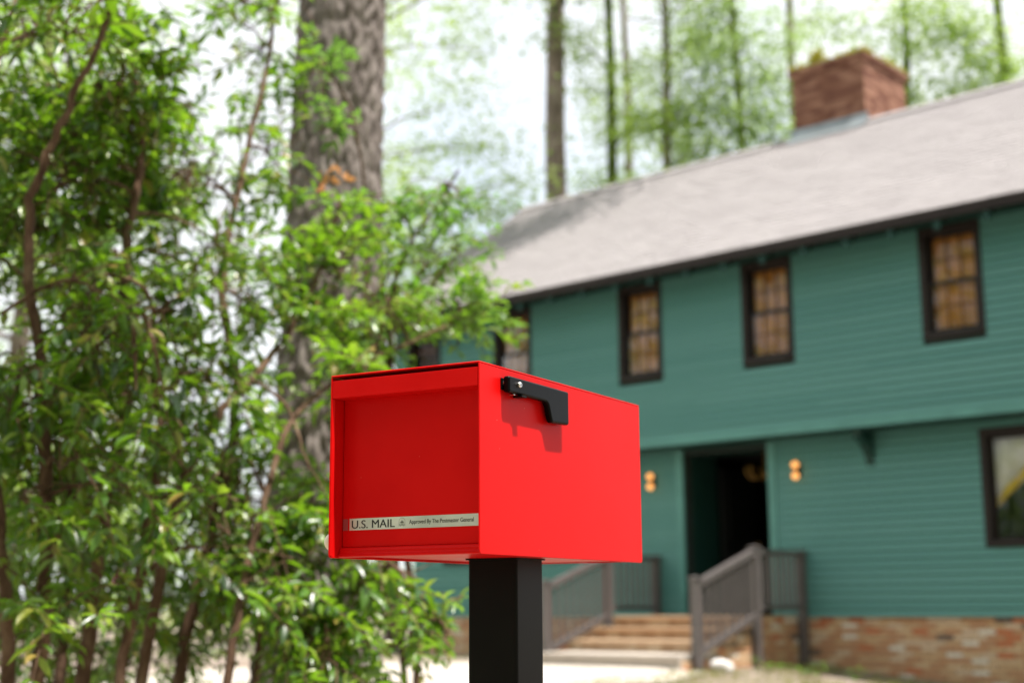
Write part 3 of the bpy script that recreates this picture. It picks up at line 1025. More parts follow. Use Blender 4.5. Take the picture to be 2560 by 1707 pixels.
def leaf_frames(d, up):
    """orthonormal frames: x along d, z near up"""
    d = d / (np.linalg.norm(d, axis=1, keepdims=True) + 1e-9)
    y = np.cross(up, d)
    y /= (np.linalg.norm(y, axis=1, keepdims=True) + 1e-9)
    z = np.cross(d, y)
    return d, y, z

def leaves_mesh(name, mat, P, Dr, Up, L, Wd, shape=(LEAF_V, LEAF_F), rnd=None):
    V, F = shape
    x, y, z = leaf_frames(Dr, Up)
    n, k = len(P), len(V)
    vs = P[:, None, :] + L[:, None, None] * V[None, :, 0:1] * x[:, None, :] + Wd[:, None, None] * V[None, :, 1:2] * y[:, None, :] + L[:, None, None] * V[None, :, 2:3] * z[:, None, :]
    me = bpy.data.meshes.new(name)
    loops = np.concatenate([np.array(f) for f in F])
    tot = np.array([len(f) for f in F])
    nf, nl = len(F), len(loops)
    me.vertices.add(n * k)
    me.vertices.foreach_set('co', vs.reshape(-1).astype(np.float32))
    me.loops.add(n * nl)
    me.loops.foreach_set('vertex_index', (loops[None, :] + (np.arange(n) * k)[:, None]).reshape(-1).astype(np.int32))
    me.polygons.add(n * nf)
    st = np.concatenate([[0], np.cumsum(tot)[:-1]])
    me.polygons.foreach_set('loop_start', (st[None, :] + (np.arange(n) * nl)[:, None]).reshape(-1).astype(np.int32))
    me.polygons.foreach_set('loop_total', np.tile(tot, n).astype(np.int32))
    me.update(calc_edges=True)
    me.polygons.foreach_set('use_smooth', np.ones(n * nf, bool))
    at = me.attributes.new('rnd', 'FLOAT', 'FACE')
    if rnd is None: rnd = rng.random(n)
    at.data.foreach_set('value', np.repeat(rnd, nf).astype(np.float32))
    me.materials.append(mat)
    return me

def unitv(n):
    v = rng.normal(size=(n, 3))
    return v / np.linalg.norm(v, axis=1, keepdims=True)

def clump_leaves(blobs, size, per, spread):
    """blobs (cx,cy,cz,rx,ry,rz,n clumps) -> leaf arrays"""
    P, D = [], []
    for cx, cy, cz, rx, ry, rz, n in blobs:
        c = unitv(n) * (rng.random((n, 1)) ** (1 / 3)) * np.array([rx, ry, rz]) + np.array([cx, cy, cz])
        sp = spread * rng.uniform(.5, 1.4, (n, 1, 1))
        p = c[:, None, :] + rng.normal(size=(n, per, 3)) * sp * np.array([1, 1, .55])
        P.append(p.reshape(-1, 3))
        d = unitv(n * per); d[:, 2] = d[:, 2] * .5 - .1
        D.append(d)
    P = np.concatenate(P); D = np.concatenate(D)
    n = len(P)
    up = unitv(n) * .7 + np.array([0, 0, 1.])
    L = size * rng.uniform(.5, 1.4, n)
    return P, D, up, L, L * rng.uniform(.5, .75, n)

def trunk_mesh(name, mat, pts, radii, limbs=(), n=10):
    m = MB()
    m.tube(pts, radii, n)
    for lp, lr in limbs: m.tube(lp, lr, 6)
    return m.mesh(name, mat, True)

def tree(kind, label, x, y, pts, radii, blobs, size, per, spread, lmat, bmat, group=None, limbs_to=6):
    """pts: trunk polyline relative to the base"""
    z0 = gz(x, y)
    e = empty(kind, (x, y, z0))
    tag(e, label, 'tree', group)
    limbs = []
    P = [Vector(p) for p in pts]
    for b in blobs[:]:
        c = Vector((b[0], b[1], b[2]))
        # limb leaves the trunk a bit below the clump
        zz = max(.5, c.z - .25 * math.hypot(c.x, c.y) - .3)
        k = min(range(len(P)), key=lambda i: abs(P[i].z - zz))
        if k == len(P) - 1: k -= 1
        f = min(1, max(0, (zz - P[k].z) / max(.01, P[k + 1].z - P[k].z)))
        a = P[k].lerp(P[k + 1], f)
        r = radii[k] * .35
        mid = a.lerp(c, .5) + Vector((0, 0, .15))
        limbs.append(([a, mid, c], [r, r * .6, r * .25]))
    place('trunk', trunk_mesh('trunk', bmat, pts, radii, limbs), e)
    me = leaves_mesh('crown', lmat, *clump_leaves(blobs, size, per, spread), shape=(QUAD_V, QUAD_F))
    place('crown', me, e)
    return e

# big pine with plated bark close behind the shrubs
def big_pine():
    x, y = -1.09, 7.5
    e = empty('pine_tree', (x, y, gz(x, y)))
    tag(e, 'thick pine trunk with plated brown bark rising behind the shrubs', 'tree')
    n, rows = 150, 420
    h = 9.0
    vs, fs = [], []
    for j in range(rows + 1):
        z = h * (j / rows) - .1
        r0 = .285 - .008 * z + .10 * math.exp(-z * 2.2)
        cx = .034 * z + .02 * math.sin(z * .7)
        for i in range(n):
            a = 2 * math.pi * i / n
            p = Vector((math.cos(a) * 3.4, math.sin(a) * 3.4, z * 6.0))
            w = noise.noise_vector(p * .9) * .35
            dd, _ = noise.voronoi(Vector((p.x * 1.5, p.y * 1.5, p.z)) + w)
            crack = min(1, max(0, (dd[1] - dd[0]) * 2.6))
            r = r0 - .028 * (1 - crack) + .008 * noise.noise(p * 2.5)
            vs.append((cx + r * math.cos(a), r * math.sin(a), z))
    for j in range(rows):
        for i in range(n):
            i2 = (i + 1) % n
            fs.append((j * n + i, j * n + i2, (j + 1) * n + i2, (j + 1) * n + i))
    m = MB()
    m.v, m.f = vs, fs
    m.tube([(.034 * 8.85, 0, 8.85), (.6, 0, 13), (.7, .1, 18), (.75, .1, 21)], [.19, .17, .10, .03], 14)
    limbs = []
    bl = []
    for k in range(11):
        a = k * 2.4
        z = 12 + k * .8
        R = 3.0 - .15 * k
        c = (.6 + math.cos(a) * R * .7, math.sin(a) * R * .7, z + .4)
        m.tube([(.6, 0, z - .5), (.6 + math.cos(a) * R * .4, math.sin(a) * R * .4, z), c], [.06, .045, .02], 6)
        bl.append((*c, 1.3, 1.3, .6, 18))
    place('trunk', m.mesh('trunk', M_PINEBARK, True), e)
    P, D, up, L, Wd = clump_leaves(bl, .26, 26, .22)
    place('crown', leaves_mesh('crown', M_NEEDLE, P, D, up, L, Wd * .25, shape=(QUAD_V, QUAD_F)), e)
big_pine()

# shrubs -------------------------------------------------------------------
LEAF_ONE = {}
def shrub(name, label, base, stems, blobs, lsize, lmat, seed, n_single=300, cat='shrub', pairs=(6, 11), droop=.35, bare=0, twig_r=.0035, tl=1.0):
    """stems: list of polylines (relative world points). blobs: (x,y,z,rx,ry,rz,n twigs, (dir bias))"""
    global rng
    rng = np.random.default_rng(seed)
    random.seed(seed)
    e = empty(name, base)
    tag(e, label, cat)
    B0 = Vector(base)
    nodes = []
    for pts, r0 in stems:
        pts = [Vector(p) - B0 for p in pts]
        # smooth polyline
        fine = []
        for i in range(len(pts) - 1):
            p0 = pts[max(i - 1, 0)]; p1 = pts[i]; p2 = pts[i + 1]; p3 = pts[min(i + 2, len(pts) - 1)]
            for k in range(6):
                t = k / 6
                fine.append(.5 * ((2 * p1) + (p2 - p0) * t + (2 * p0 - 5 * p1 + 4 * p2 - p3) * t * t + (3 * p1 - p0 - 3 * p2 + p3) * t ** 3))
        fine.append(pts[-1])
        N = len(fine)
        wob = [f + Vector((random.uniform(-1, 1), random.uniform(-1, 1), 0)) * .008 for f in fine]
        rr = [r0 * (1 - .72 * i / (N - 1)) for i in range(N)]
        MB().tube(wob, rr, 8).build('stem', M_STEM, e, smooth=True)
        nodes += wob[3:]
    nodes_np = np.array([tuple(v) for v in nodes])
    tw = MB()
    LP, LD, LU, LL, LS = [], [], [], [], []
    for bl in blobs:
        x, y, z, rx, ry, rz, n = bl[:7]
        bias = Vector(bl[7]) if len(bl) > 7 else Vector((0, -.2, .1))
        c0 = Vector((x, y, z)) - B0
        # one or more branches from the nearest stem to the blob
        nb_ = max(1, n // 14)
        hubs = []
        for k in range(nb_):
            q = c0 + Vector([random.gauss(0, .45) * s_ for s_ in (rx, ry, rz)])
            j = int(np.argmin(((nodes_np - np.array(q)) ** 2).sum(1) + .25 * np.maximum(0, nodes_np[:, 2] - q.z + .1) ** 2 + rng.random(len(nodes_np)) * .04))
            a = Vector(nodes_np[j])
            mid = a.lerp(q, .5) + Vector((0, 0, .12 * (q - a).length))
            seg = [a.lerp(mid, .5) + Vector((0, 0, .01)), mid, mid.lerp(q, .5) + Vector((0, 0, .03 * (q - a).length)), q]
            seg = [a] + seg
            tw.tube(seg, [.0085, .0075, .0065, .005, .003], 5, False)
            hubs += [(seg[i].lerp(seg[i + 1], f)) for i in (2, 3) for f in (0, .5, 1)]
        hubs_np = np.array([tuple(v) for v in hubs])
        for k in range(n):
            u_ = unitv(1)[0] * rng.random() ** .4
            q = c0 + Vector((u_[0] * rx, u_[1] * ry, u_[2] * rz))
            j = int(np.argmin(((hubs_np - np.array(q)) ** 2).sum(1)))
            h = Vector(hubs_np[j])
            out = (q - h)
            ln = random.uniform(.14, .34) * tl
            d = (out.normalized() if out.length > .01 else Vector((0, 0, 1))) * .8 + bias + Vector([random.gauss(0, .45) for _ in range(3)])
            d.normalize()
            p = q - d * ln * .5
            tw.tube([h, h.lerp(p, .5) + Vector((0, 0, .02)), p], [.0028, .0026, .0024], 4, False)
            np_ = random.randint(*pairs)
            cur_p, cur_d = p.copy(), d.copy()
            path = [cur_p.copy()]
            step = ln / np_
            rot = random.uniform(0, 6.28)
            is_bare = random.random() < bare
            tsz = random.uniform(.65, 1.35)
            for i in range(np_):
                cur_d = (cur_d + Vector((random.gauss(0, .05), random.gauss(0, .05), -droop * step * 4 + random.gauss(0, .05)))).normalized()
                cur_p = cur_p + cur_d * step
                path.append(cur_p.copy())
                if is_bare: continue
                side = cur_d.cross(Vector((0, 0, 1)))
                if side.length < .1: side = Vector((1, 0, 0))
                side.normalize()
                if i % 2: side = side * .55 + cur_d.cross(side) * random.choice((-.6, .6))
                fsz = .75 + .5 * math.sin(math.pi * (i + 1) / (np_ + 1))
                for sg in (1, -1):
                    if random.random() < .08: continue
                    ld = side * sg + cur_d * .65 + Vector((random.gauss(0, .22), random.gauss(0, .22), random.gauss(-.12, .22)))
                    LP.append(cur_p + side * sg * .003); LD.append(ld)
                    LU.append(Vector((random.gauss(0, .35), random.gauss(0, .35), 1)))
                    LL.append(lsize * fsz * tsz * random.uniform(.75, 1.2))
            if not is_bare:
                LP.append(cur_p.copy()); LD.append(cur_d.copy()); LU.append(Vector((0, .1, 1))); LL.append(lsize * .8)
            tw.tube(path[::2] + ([path[-1]] if len(path) % 2 == 0 else []), [twig_r * (1 - .6 * i / len(path[::2])) for i in range(len(path[::2]) + (1 if len(path) % 2 == 0 else 0))], 4, False)
    tag(tw.build('twigs', M_STEM, e, smooth=True), kind='stuff')
    P = np.array([tuple(v) for v in LP]); D = np.array([tuple(v) for v in LD]); U = np.array([tuple(v) for v in LU]); L = np.array(LL)
    Wd = L * rng.uniform(.40, .56, len(L))
    # nearest leaves that fall inside the view become single leaf parts, the rest one stuff part
    wp = P + np.array(base)
    cx = wp[:, 0] / wp[:, 1]; cz = (wp[:, 2] - 1) / wp[:, 1]
    vis = (cx > -.35) & (cx < .35) & (cz > -.05) & (cz < .43)
    order = np.argsort(np.where(vis, wp[:, 1] / L, 1e9))
    single = order[:n_single]
    mask = np.ones(len(P), bool); mask[single] = False
    tag(place('foliage', leaves_mesh('foliage', lmat, P[mask], D[mask], U[mask], L[mask], Wd[mask]), e), kind='stuff')
    if lmat.name not in LEAF_ONE:
        mb = MB(); mb.v = [(a_, b_ * .48, c_) for a_, b_, c_ in LEAF_V.tolist()]; mb.f = LEAF_F
        LEAF_ONE[lmat.name] = mb.mesh('leaf', lmat, True)
    X, Y, Z = leaf_frames(D, U)
    for i in single:
        o = place('leaf', LEAF_ONE[lmat.name], e)
        R = Matrix((X[i], Y[i], Z[i])).transposed().to_4x4()
        o.matrix_local = Matrix.Translation(P[i]) @ R @ Matrix.Scale(float(L[i]), 4)
    return e, len(P)


# shrubs: measured stem lines and leaf clumps, metres; unseen high boughs of the large one are added for shade
shrub('shrub', 'large many stemmed shrub with glossy leaves filling the garden corner beside the pine', (-1.7, 5.1, 0.0),
      [([(-1.619, 4.736, 0.0), (-1.548, 4.736, 0.75), (-1.519, 4.672, 1.271), (-1.562, 4.608, 1.822), (-1.597, 4.544, 2.276), (-1.505, 4.544, 2.59), (-1.402, 4.608, 2.932), (-1.334, 4.736, 3.356)], 0.0282), ([(-1.573, 5.248, 0.0), (-1.549, 5.248, 0.724), (-1.518, 5.248, 1.225), (-1.444, 5.248, 1.778), (-1.471, 5.248, 2.252), (-1.44, 5.312, 2.747), (-1.531, 5.376, 3.415), (-1.482, 5.376, 3.82)], 0.0333), ([(-1.407, 4.992, 0.0), (-1.339, 4.992, 0.839), (-1.271, 4.992, 1.291), (-1.248, 4.992, 1.59), (-1.279, 4.992, 1.891), (-1.283, 4.864, 2.102), (-1.434, 4.736, 2.13)], 0.0218), ([(-1.417, 5.376, 0.0), (-1.368, 5.376, 0.794), (-1.256, 5.376, 1.425), (-1.139, 5.44, 1.726), (-1.032, 5.568, 1.893), (-0.895, 5.76, 2.166), (-0.808, 6.016, 2.508), (-0.769, 6.144, 2.798)], 0.0256), ([(-1.4, 5.632, 0.0), (-1.272, 5.632, 0.904), (-1.18, 5.632, 1.328), (-1.129, 5.76, 1.855), (-1.225, 5.888, 2.317), (-1.188, 6.016, 2.834), (-1.12, 6.144, 3.391), (-1.065, 6.144, 3.797)], 0.0282), ([(-1.659, 4.608, 0.0), (-1.603, 4.608, 0.757), (-1.631, 4.608, 1.129), (-1.728, 4.608, 1.684), (-1.861, 4.736, 2.416), (-1.809, 4.864, 3.185)], 0.0282), ([(-1.196, 5.12, 0.0), (-1.011, 5.12, 0.73), (-0.973, 5.248, 1.147), (-0.888, 5.504, 1.652), (-0.721, 5.76, 1.924), (-0.499, 6.016, 2.092), (-0.238, 6.272, 2.27)], 0.0192), ([(-1.812, 5.76, 0.0), (-1.796, 5.76, 0.697), (-1.818, 5.888, 1.342), (-1.804, 6.016, 2.254), (-1.952, 6.144, 3.021), (-2.063, 6.144, 3.761)], 0.0282), ([(-1.64, 4.48, 1.934), (-1.484, 4.416, 2.011), (-1.379, 4.378, 2.019), (-1.285, 4.378, 1.979), (-1.164, 4.416, 1.92)], 0.0077), ([(-1.408, 4.39, 2.014), (-1.317, 4.352, 2.05), (-1.212, 4.352, 2.071)], 0.0051), ([(-1.631, 4.608, 2.134), (-1.478, 4.608, 2.176), (-1.32, 4.634, 2.224)], 0.0051), ([(-1.032, 5.568, 1.893), (-0.846, 5.248, 1.739), (-0.749, 5.12, 1.529), (-0.641, 5.12, 1.358)], 0.0077), ([(-2.24, 4.608, 0.0), (-2.202, 4.544, 1.64), (-2.074, 4.48, 3.048), (-1.472, 4.352, 3.752), (-0.896, 4.288, 3.944), (-0.448, 4.096, 4.098)], 0.0205)],
      [(-1.627, 5.12, 2.992, 0.355, 0.64, 0.293, 110), (-1.763, 5.248, 2.537, 0.269, 0.64, 0.364, 110), (-1.485, 5.632, 2.751, 0.187, 0.512, 0.39, 55), (-1.332, 6.272, 3.554, 0.283, 0.384, 0.207, 13), (-1.087, 6.272, 3.157, 0.227, 0.384, 0.378, 19), (-1.279, 6.016, 2.924, 0.218, 0.384, 0.326, 15), (-1.391, 4.992, 2.041, 0.361, 0.576, 0.21, 60), (-1.102, 5.76, 2.34, 0.294, 0.576, 0.225, 58), (-0.75, 6.144, 2.54, 0.204, 0.384, 0.241, 40), (-1.59, 4.864, 1.634, 0.248, 0.576, 0.248, 62, (0.1, -0.25, -0.15)), (-1.207, 5.376, 1.797, 0.307, 0.576, 0.243, 44, (0.1, -0.25, -0.15)), (-1.298, 4.608, 1.795, 0.236, 0.384, 0.166, 36, (0.1, -0.25, -0.15)), (-0.666, 5.888, 2.157, 0.195, 0.32, 0.106, 26, (0.5, -0.1, 0)), (-0.436, 6.144, 2.281, 0.221, 0.32, 0.083, 18, (0.5, -0.1, 0)), (-0.182, 6.272, 2.308, 0.151, 0.256, 0.067, 9, (0.5, -0.1, 0)), (-0.639, 5.504, 1.933, 0.1, 0.192, 0.074, 10), (-1.42, 4.736, 1.375, 0.256, 0.448, 0.172, 20, (0.1, -0.25, -0.15)), (-1.45, 4.608, 1.032, 0.209, 0.32, 0.097, 9, (0.1, -0.25, -0.15)), (-1.238, 4.864, 1.517, 0.175, 0.384, 0.132, 14, (0.1, -0.25, -0.15)), (-1.978, 4.992, 2.642, 0.241, 0.64, 0.631, 90), (-1.789, 5.632, 3.666, 0.543, 0.64, 0.22, 18), (-1.213, 6.144, 3.834, 0.333, 0.512, 0.166, 14), (-1.847, 4.736, 1.561, 0.2, 0.512, 0.499, 50), (-1.842, 6.272, 2.647, 0.49, 0.384, 0.792, 95), (-1.912, 6.016, 1.385, 0.434, 0.448, 0.344, 60), (-1.503, 6.272, 1.365, 0.378, 0.448, 0.358, 48), (-1.818, 5.888, 0.899, 0.407, 0.384, 0.195, 34), (-1.398, 6.144, 0.987, 0.315, 0.384, 0.221, 26), (-1.34, 6.4, 1.756, 0.308, 0.384, 0.328, 16), (-1.427, 4.288, 1.288, 0.142, 0.154, 0.051, 4, (0.1, -0.25, -0.15)), (-1.239, 4.352, 1.397, 0.157, 0.154, 0.065, 5, (0.1, -0.25, -0.15)), (-1.128, 4.48, 1.26, 0.095, 0.128, 0.108, 3, (0.1, -0.25, -0.15)), (-1.279, 4.224, 0.991, 0.14, 0.154, 0.09, 4, (0.1, -0.25, -0.15)), (-1.007, 4.608, 1.365, 0.125, 0.154, 0.069, 4, (0.1, -0.25, -0.15)), (-0.992, 4.736, 1.147, 0.114, 0.154, 0.086, 3, (0.1, -0.25, -0.15)), (-1.462, 4.352, 1.645, 0.157, 0.192, 0.092, 5, (0.1, -0.25, -0.15)), (-1.14, 4.48, 1.625, 0.161, 0.154, 0.081, 4, (0.1, -0.25, -0.15)), (-0.96, 4.032, 4.008, 0.448, 0.384, 0.23, 44), (-0.448, 4.224, 4.136, 0.32, 0.256, 0.205, 34), (-1.408, 4.096, 3.944, 0.333, 0.32, 0.256, 46), (-0.704, 4.736, 4.2, 0.384, 0.256, 0.23, 40), (-1.088, 3.648, 4.072, 0.384, 0.256, 0.23, 42), (-1.664, 3.584, 3.944, 0.384, 0.256, 0.23, 30), (-0.64, 3.712, 4.136, 0.32, 0.256, 0.205, 30)],  # clumps at the end hang out of view, added to shade the lower leaves
      0.064, M_LEAF, 11, 300, bare=.2, tl=1.27)
shrub('shrub', 'low shrub with drooping glossy sprays just behind the red mailbox and its post', (-0.95, 5.7, 0.0),
      [([(-1.042, 5.625, 0.0), (-0.993, 5.625, 0.704), (-0.92, 5.5, 1.071), (-0.77, 5.375, 1.312), (-0.562, 5.25, 1.241), (-0.384, 5.188, 1.099), (-0.225, 5.125, 0.913)], 0.0175), ([(-0.996, 5.75, 0.0), (-0.927, 5.75, 0.698), (-0.892, 5.75, 1.075), (-0.975, 5.625, 1.411), (-1.02, 5.5, 1.567)], 0.0175), ([(-0.983, 5.875, 0.0), (-0.824, 5.75, 0.698), (-0.737, 5.625, 0.989), (-0.522, 5.5, 1.154), (-0.35, 5.375, 1.103)], 0.015), ([(-0.887, 5.5, 0.0), (-0.77, 5.375, 0.718), (-0.72, 5.25, 0.863), (-0.58, 5.125, 0.927)], 0.0125)],
      [(-0.954, 5.5, 1.286, 0.281, 0.5, 0.182, 60, (0.1, -0.25, -0.15)), (-0.689, 5.5, 1.353, 0.199, 0.438, 0.149, 34, (0.1, -0.25, -0.15)), (-0.767, 5.25, 0.958, 0.221, 0.438, 0.174, 46, (0.1, -0.25, -0.15)), (-0.641, 5.125, 0.789, 0.185, 0.375, 0.107, 26, (0.1, -0.25, -0.15)), (-0.495, 5.375, 1.103, 0.161, 0.375, 0.13, 28, (0.5, -0.1, 0)), (-0.341, 5.25, 0.958, 0.11, 0.25, 0.11, 12, (0.5, -0.1, 0)), (-1.195, 5.625, 1.496, 0.204, 0.438, 0.186, 22, (0.1, -0.25, -0.15)), (-0.968, 6.0, 1.601, 0.163, 0.375, 0.145, 9), (-1.066, 5.75, 1.022, 0.208, 0.375, 0.173, 22, (0.1, -0.25, -0.15))],
      0.062, M_LEAF, 12, 240, bare=.2, tl=1.27)
shrub('shrub', 'dark leafy shrub in the shade low behind the large shrub at the picture edge', (-2.5, 7.2, 0.05),
      [([(-2.5, 7.2, 0.0), (-2.5, 7.2, 0.7), (-2.45, 7.2, 1.5)], 0.018), ([(-2.38, 7.3, 0.0), (-2.308, 7.3, 0.7), (-2.1380000000000003, 7.3500000000000005, 1.5)], 0.018), ([(-2.26, 7.1000000000000005, 0.0), (-2.116, 7.1000000000000005, 0.7), (-1.826, 7.05, 1.5)], 0.018), ([(-2.64, 7.25, 0.0), (-2.724, 7.25, 0.7), (-2.814, 7.275, 1.5)], 0.018), ([(-2.16, 7.28, 0.0), (-1.956, 7.28, 0.7), (-1.566, 7.32, 1.5)], 0.018)],
      [(-2.55, 7.2, 0.75, 0.45, 0.4, 0.45, 46), (-2.05, 7.3, 0.8, 0.4, 0.4, 0.45, 46), (-2.4, 7.3, 1.45, 0.5, 0.4, 0.4, 50), (-1.8, 7.4, 1.3, 0.35, 0.35, 0.4, 34), (-1.7, 7.3, 0.7, 0.3, 0.3, 0.35, 18), (-2.9, 7.2, 1.2, 0.4, 0.4, 0.6, 40)],
      0.062, M_LEAF, 14, 60, bare=.2, tl=1.27)
shrub('sapling', 'slender young tree with fresh yellow green leaves before the left roof end', (-0.45, 6.7, 0.0),
      [([(-0.429, 6.6, 0.0), (-0.439, 6.6, 0.652), (-0.489, 6.6, 1.185), (-0.548, 6.6, 1.781), (-0.568, 6.6, 2.376), (-0.508, 6.6, 2.654), (-0.35, 6.6, 2.913), (-0.25, 6.6, 3.072)], 0.02), ([(-0.503, 6.8, 0.0), (-0.514, 6.8, 0.781), (-0.606, 6.8, 1.804), (-0.708, 6.8, 2.418), (-0.708, 6.8, 2.868), (-0.778, 6.7, 3.405)], 0.018), ([(-0.558, 6.6, 2.496), (-0.423, 6.5, 2.473), (-0.3, 6.4, 2.354), (-0.127, 6.4, 2.296)], 0.008)],
      [(-0.35, 6.6, 2.933, 0.258, 0.4, 0.159, 16), (-0.429, 6.6, 2.654, 0.218, 0.4, 0.119, 13), (-0.207, 6.5, 2.629, 0.137, 0.3, 0.117, 5), (-0.481, 6.5, 2.434, 0.156, 0.3, 0.098, 9), (-0.223, 6.4, 2.354, 0.173, 0.3, 0.087, 8, (0.5, -0.1, 0)), (-0.647, 6.6, 2.813, 0.119, 0.3, 0.159, 7), (-0.866, 6.6, 3.31, 0.109, 0.2, 0.089, 6), (-0.906, 6.6, 3.608, 0.079, 0.2, 0.099, 6), (-0.588, 6.6, 2.218, 0.159, 0.3, 0.179, 18), (-0.718, 6.7, 1.893, 0.161, 0.3, 0.282, 20)],
      0.055, M_LEAF2, 13, 160, cat='young tree')

# small odd leaves and a blossom caught on the shrub
def cluster(name, label, cat, mat, centre, n, size, spread):
    global rng
    rng = np.random.default_rng(5)
    e = empty(name, centre)
    tag(e, label, cat)
    for k in range(n):
        d = Vector(unitv(1)[0])
        mb = MB()
        mb.v = [(a_ * size, b_ * size * .8, c_ * size) for a_, b_, c_ in LEAF_V.tolist()]
        mb.f = LEAF_F
        o = mb.build('leaf' if name != 'blossom' else 'petal', mat, e, smooth=True)
        o.location = Vector(rng.normal(size=3) * spread)
        o.rotation_euler = tuple(rng.uniform(0, 6.28, 3))
    MB().tube([(0, 0, 0), (.03, .02, -.06), (.02, .05, -.16)], [.003, .003, .004], 5).build('twig', M_STEM, e)
cluster('dead_leaves', 'orange dead leaf cluster on a twig in front of the thick pine trunk', 'dead leaves', M_ORANGE, (-.80, 6.35, 2.98), 12, .06, .05)
cluster('blossom', 'small pink blossom low on the large shrub', 'blossom', M_PINK, (-1.30, 4.75, 1.11), 9, .022, .012)

# trees behind the house and beyond the garden
def blobs_for(x, y, marks):
    """clump marks (world x, y, z, radius across, radius up, count) relative to the tree's foot"""
    return [(mx - x, my - y, mz - gz(x, y), r, r, rz, n) for mx, my, mz, r, rz, n in marks]
rng = np.random.default_rng(21)
random.seed(21)
def far_tree(kind, label, x, y, h, r, lean, marks, lmat, bmat, size=.165, per=38, spread=.42, wob=.12):
    pts, rad = [], []
    for k in range(9):
        f = k / 8
        pts.append((lean * f + wob * math.sin(f * 7 + x), .1 * math.sin(f * 5 + y), -.2 + h * f))
        rad.append(r * (1.12 - .75 * f ** 1.3))
    return tree(kind, label, x, y, pts, rad, blobs_for(x, y, marks), size, per, spread, lmat, bmat, 'trees beyond the house')
far_tree('pine_tree', 'tall straight brown pine trunk rising behind the left part of the grey roof', 1.14, 33, 24, .30, .1,
         [(1.6, 29.6, 16.0, 2.6, .9, 46), (1.3, 27.6, 15.4, 2.0, .7, 30), (2.4, 31, 17.5, 2.8, 1.2, 40), (-.8, 33, 18, 2.5, 1.0, 34), (1.2, 33, 21, 2.6, 1.5, 40)], M_NEEDLE, M_FARBARK, .24)
far_tree('leafy_tree', 'pale airy tree with layered branches between the thick pine and the straight pine', -3.5, 30, 21, .13, .2,
         [(-2.2, 30, 12.9, 1.1, .15, 9), (-.6, 30, 13.2, 1.1, .12, 8), (-1.4, 30, 11.9, 1.5, .15, 12), (-2.2, 30, 10.9, 1.2, .2, 13), (-.4, 30, 11.0, 1.1, .15, 11), (-1.6, 30, 9.8, 1.6, .25, 20), (-.3, 30, 9.5, 1.0, .25, 13), (-2.2, 30, 8.6, 1.2, .4, 20), (-.7, 30, 8.4, 1.4, .4, 22), (.2, 30, 10.2, .8, .2, 7), (-1.5, 30, 15, 2.5, .8, 44), (-1.5, 30, 7.0, 1.5, .5, 34)], M_LEAF_FAR2, M_FARBARK, .15)
far_tree('leafy_tree', 'slim dark stemmed tree in the gap just right of the big pine', -2.05, 26, 19, .13, -1.3,
         [(-2.4, 26, 6.4, 1.0, .5, 24), (-1.2, 26, 7.3, .9, .5, 22), (-2.8, 26, 9, 1.0, .6, 22), (-3.2, 26, 12, 1.3, .7, 22), (-2, 26, 15, 2.2, 1.2, 40), (.9, 23.6, 13.4, .8, .4, 26), (1.8, 23.3, 13.8, .8, .4, 26), (2.7, 23, 14.1, .7, .35, 18), (.2, 24.2, 12.6, .7, .4, 18)], M_LEAF_FAR2, M_FARBARK)
far_tree('leafy_tree', 'leaning ivy clad tree nearest the straight pine above the roof', 2.75, 33.5, 22, .16, -.55,
         [(2.55, 33.4, 10.9, .22, .5, 12), (2.5, 33.4, 12.2, .2, .5, 10), (2.6, 33.4, 9.9, .2, .4, 10), (2.3, 33.4, 13.8, .5, .6, 14), (1.6, 33, 14.6, .9, .35, 18), (3.3, 33, 12.5, .8, .4, 12), (2.4, 33, 17, 2.2, 1, 36)], M_LEAF_FAR2, M_MOSSBARK)
far_tree('leafy_tree', 'thin dark tree second from the straight pine above the roof', 3.2, 36, 22, .14, -.3,
         [(4.2, 36, 13.0, .8, .4, 14), (2.2, 36, 12.0, .6, .4, 10), (4.9, 36, 16.0, .9, .4, 14), (3.3, 36, 11.6, .7, .4, 14), (2.6, 36, 13.6, .7, .4, 10), (3.9, 36, 14.8, .9, .4, 12), (3, 36, 18, 2, 1, 36)], M_LEAF_FAR, M_FARBARK)
far_tree('leafy_tree', 'dark straight slender tree with yellow green leaves above mid roof', 3.4, 30.5, 21, .125, .05,
         [(4.3, 30.5, 14.6, .9, .35, 16), (3.3, 30.5, 11.6, .6, .4, 14), (3.9, 30.5, 11.9, .8, .45, 30), (4.4, 30.5, 11.0, .8, .4, 28), (3.9, 30.5, 10.2, .7, .4, 24), (4.9, 30.5, 12.4, .8, .35, 20), (3.2, 30.5, 12.9, .6, .3, 12), (4.6, 30.5, 13.6, .8, .3, 16), (3.5, 30.5, 16, 2, 1, 30)], M_LEAF_FAR2, M_FARBARK)
far_tree('leafy_tree', 'mossy green trunked tree just left of the brick chimney', 5.0, 30, 21, .12, .05,
         [(5.9, 30, 13.6, .8, .4, 14), (6.1, 30, 11.2, .4, .3, 8), (5.4, 30, 11.7, .8, .4, 24), (4.7, 30, 12.9, .8, .35, 18), (5.9, 30, 12.5, .5, .3, 10), (5.5, 30, 10.7, .7, .3, 20), (4.9, 30, 10.0, .5, .3, 14), (4.6, 30, 14.0, .9, .3, 16), (5, 30, 16.5, 2, 1, 30)], M_LEAF_FAR, M_MOSSBARK)
far_tree('pine_tree', 'thin dark bare trunk standing right behind the brick chimney', 6.65, 31.5, 22, .13, .05,
         [(6.5, 31.5, 17, 2, .9, 30), (7.4, 31.5, 14.6, .8, .25, 6)], M_LEAF_FAR, M_FARBARK)
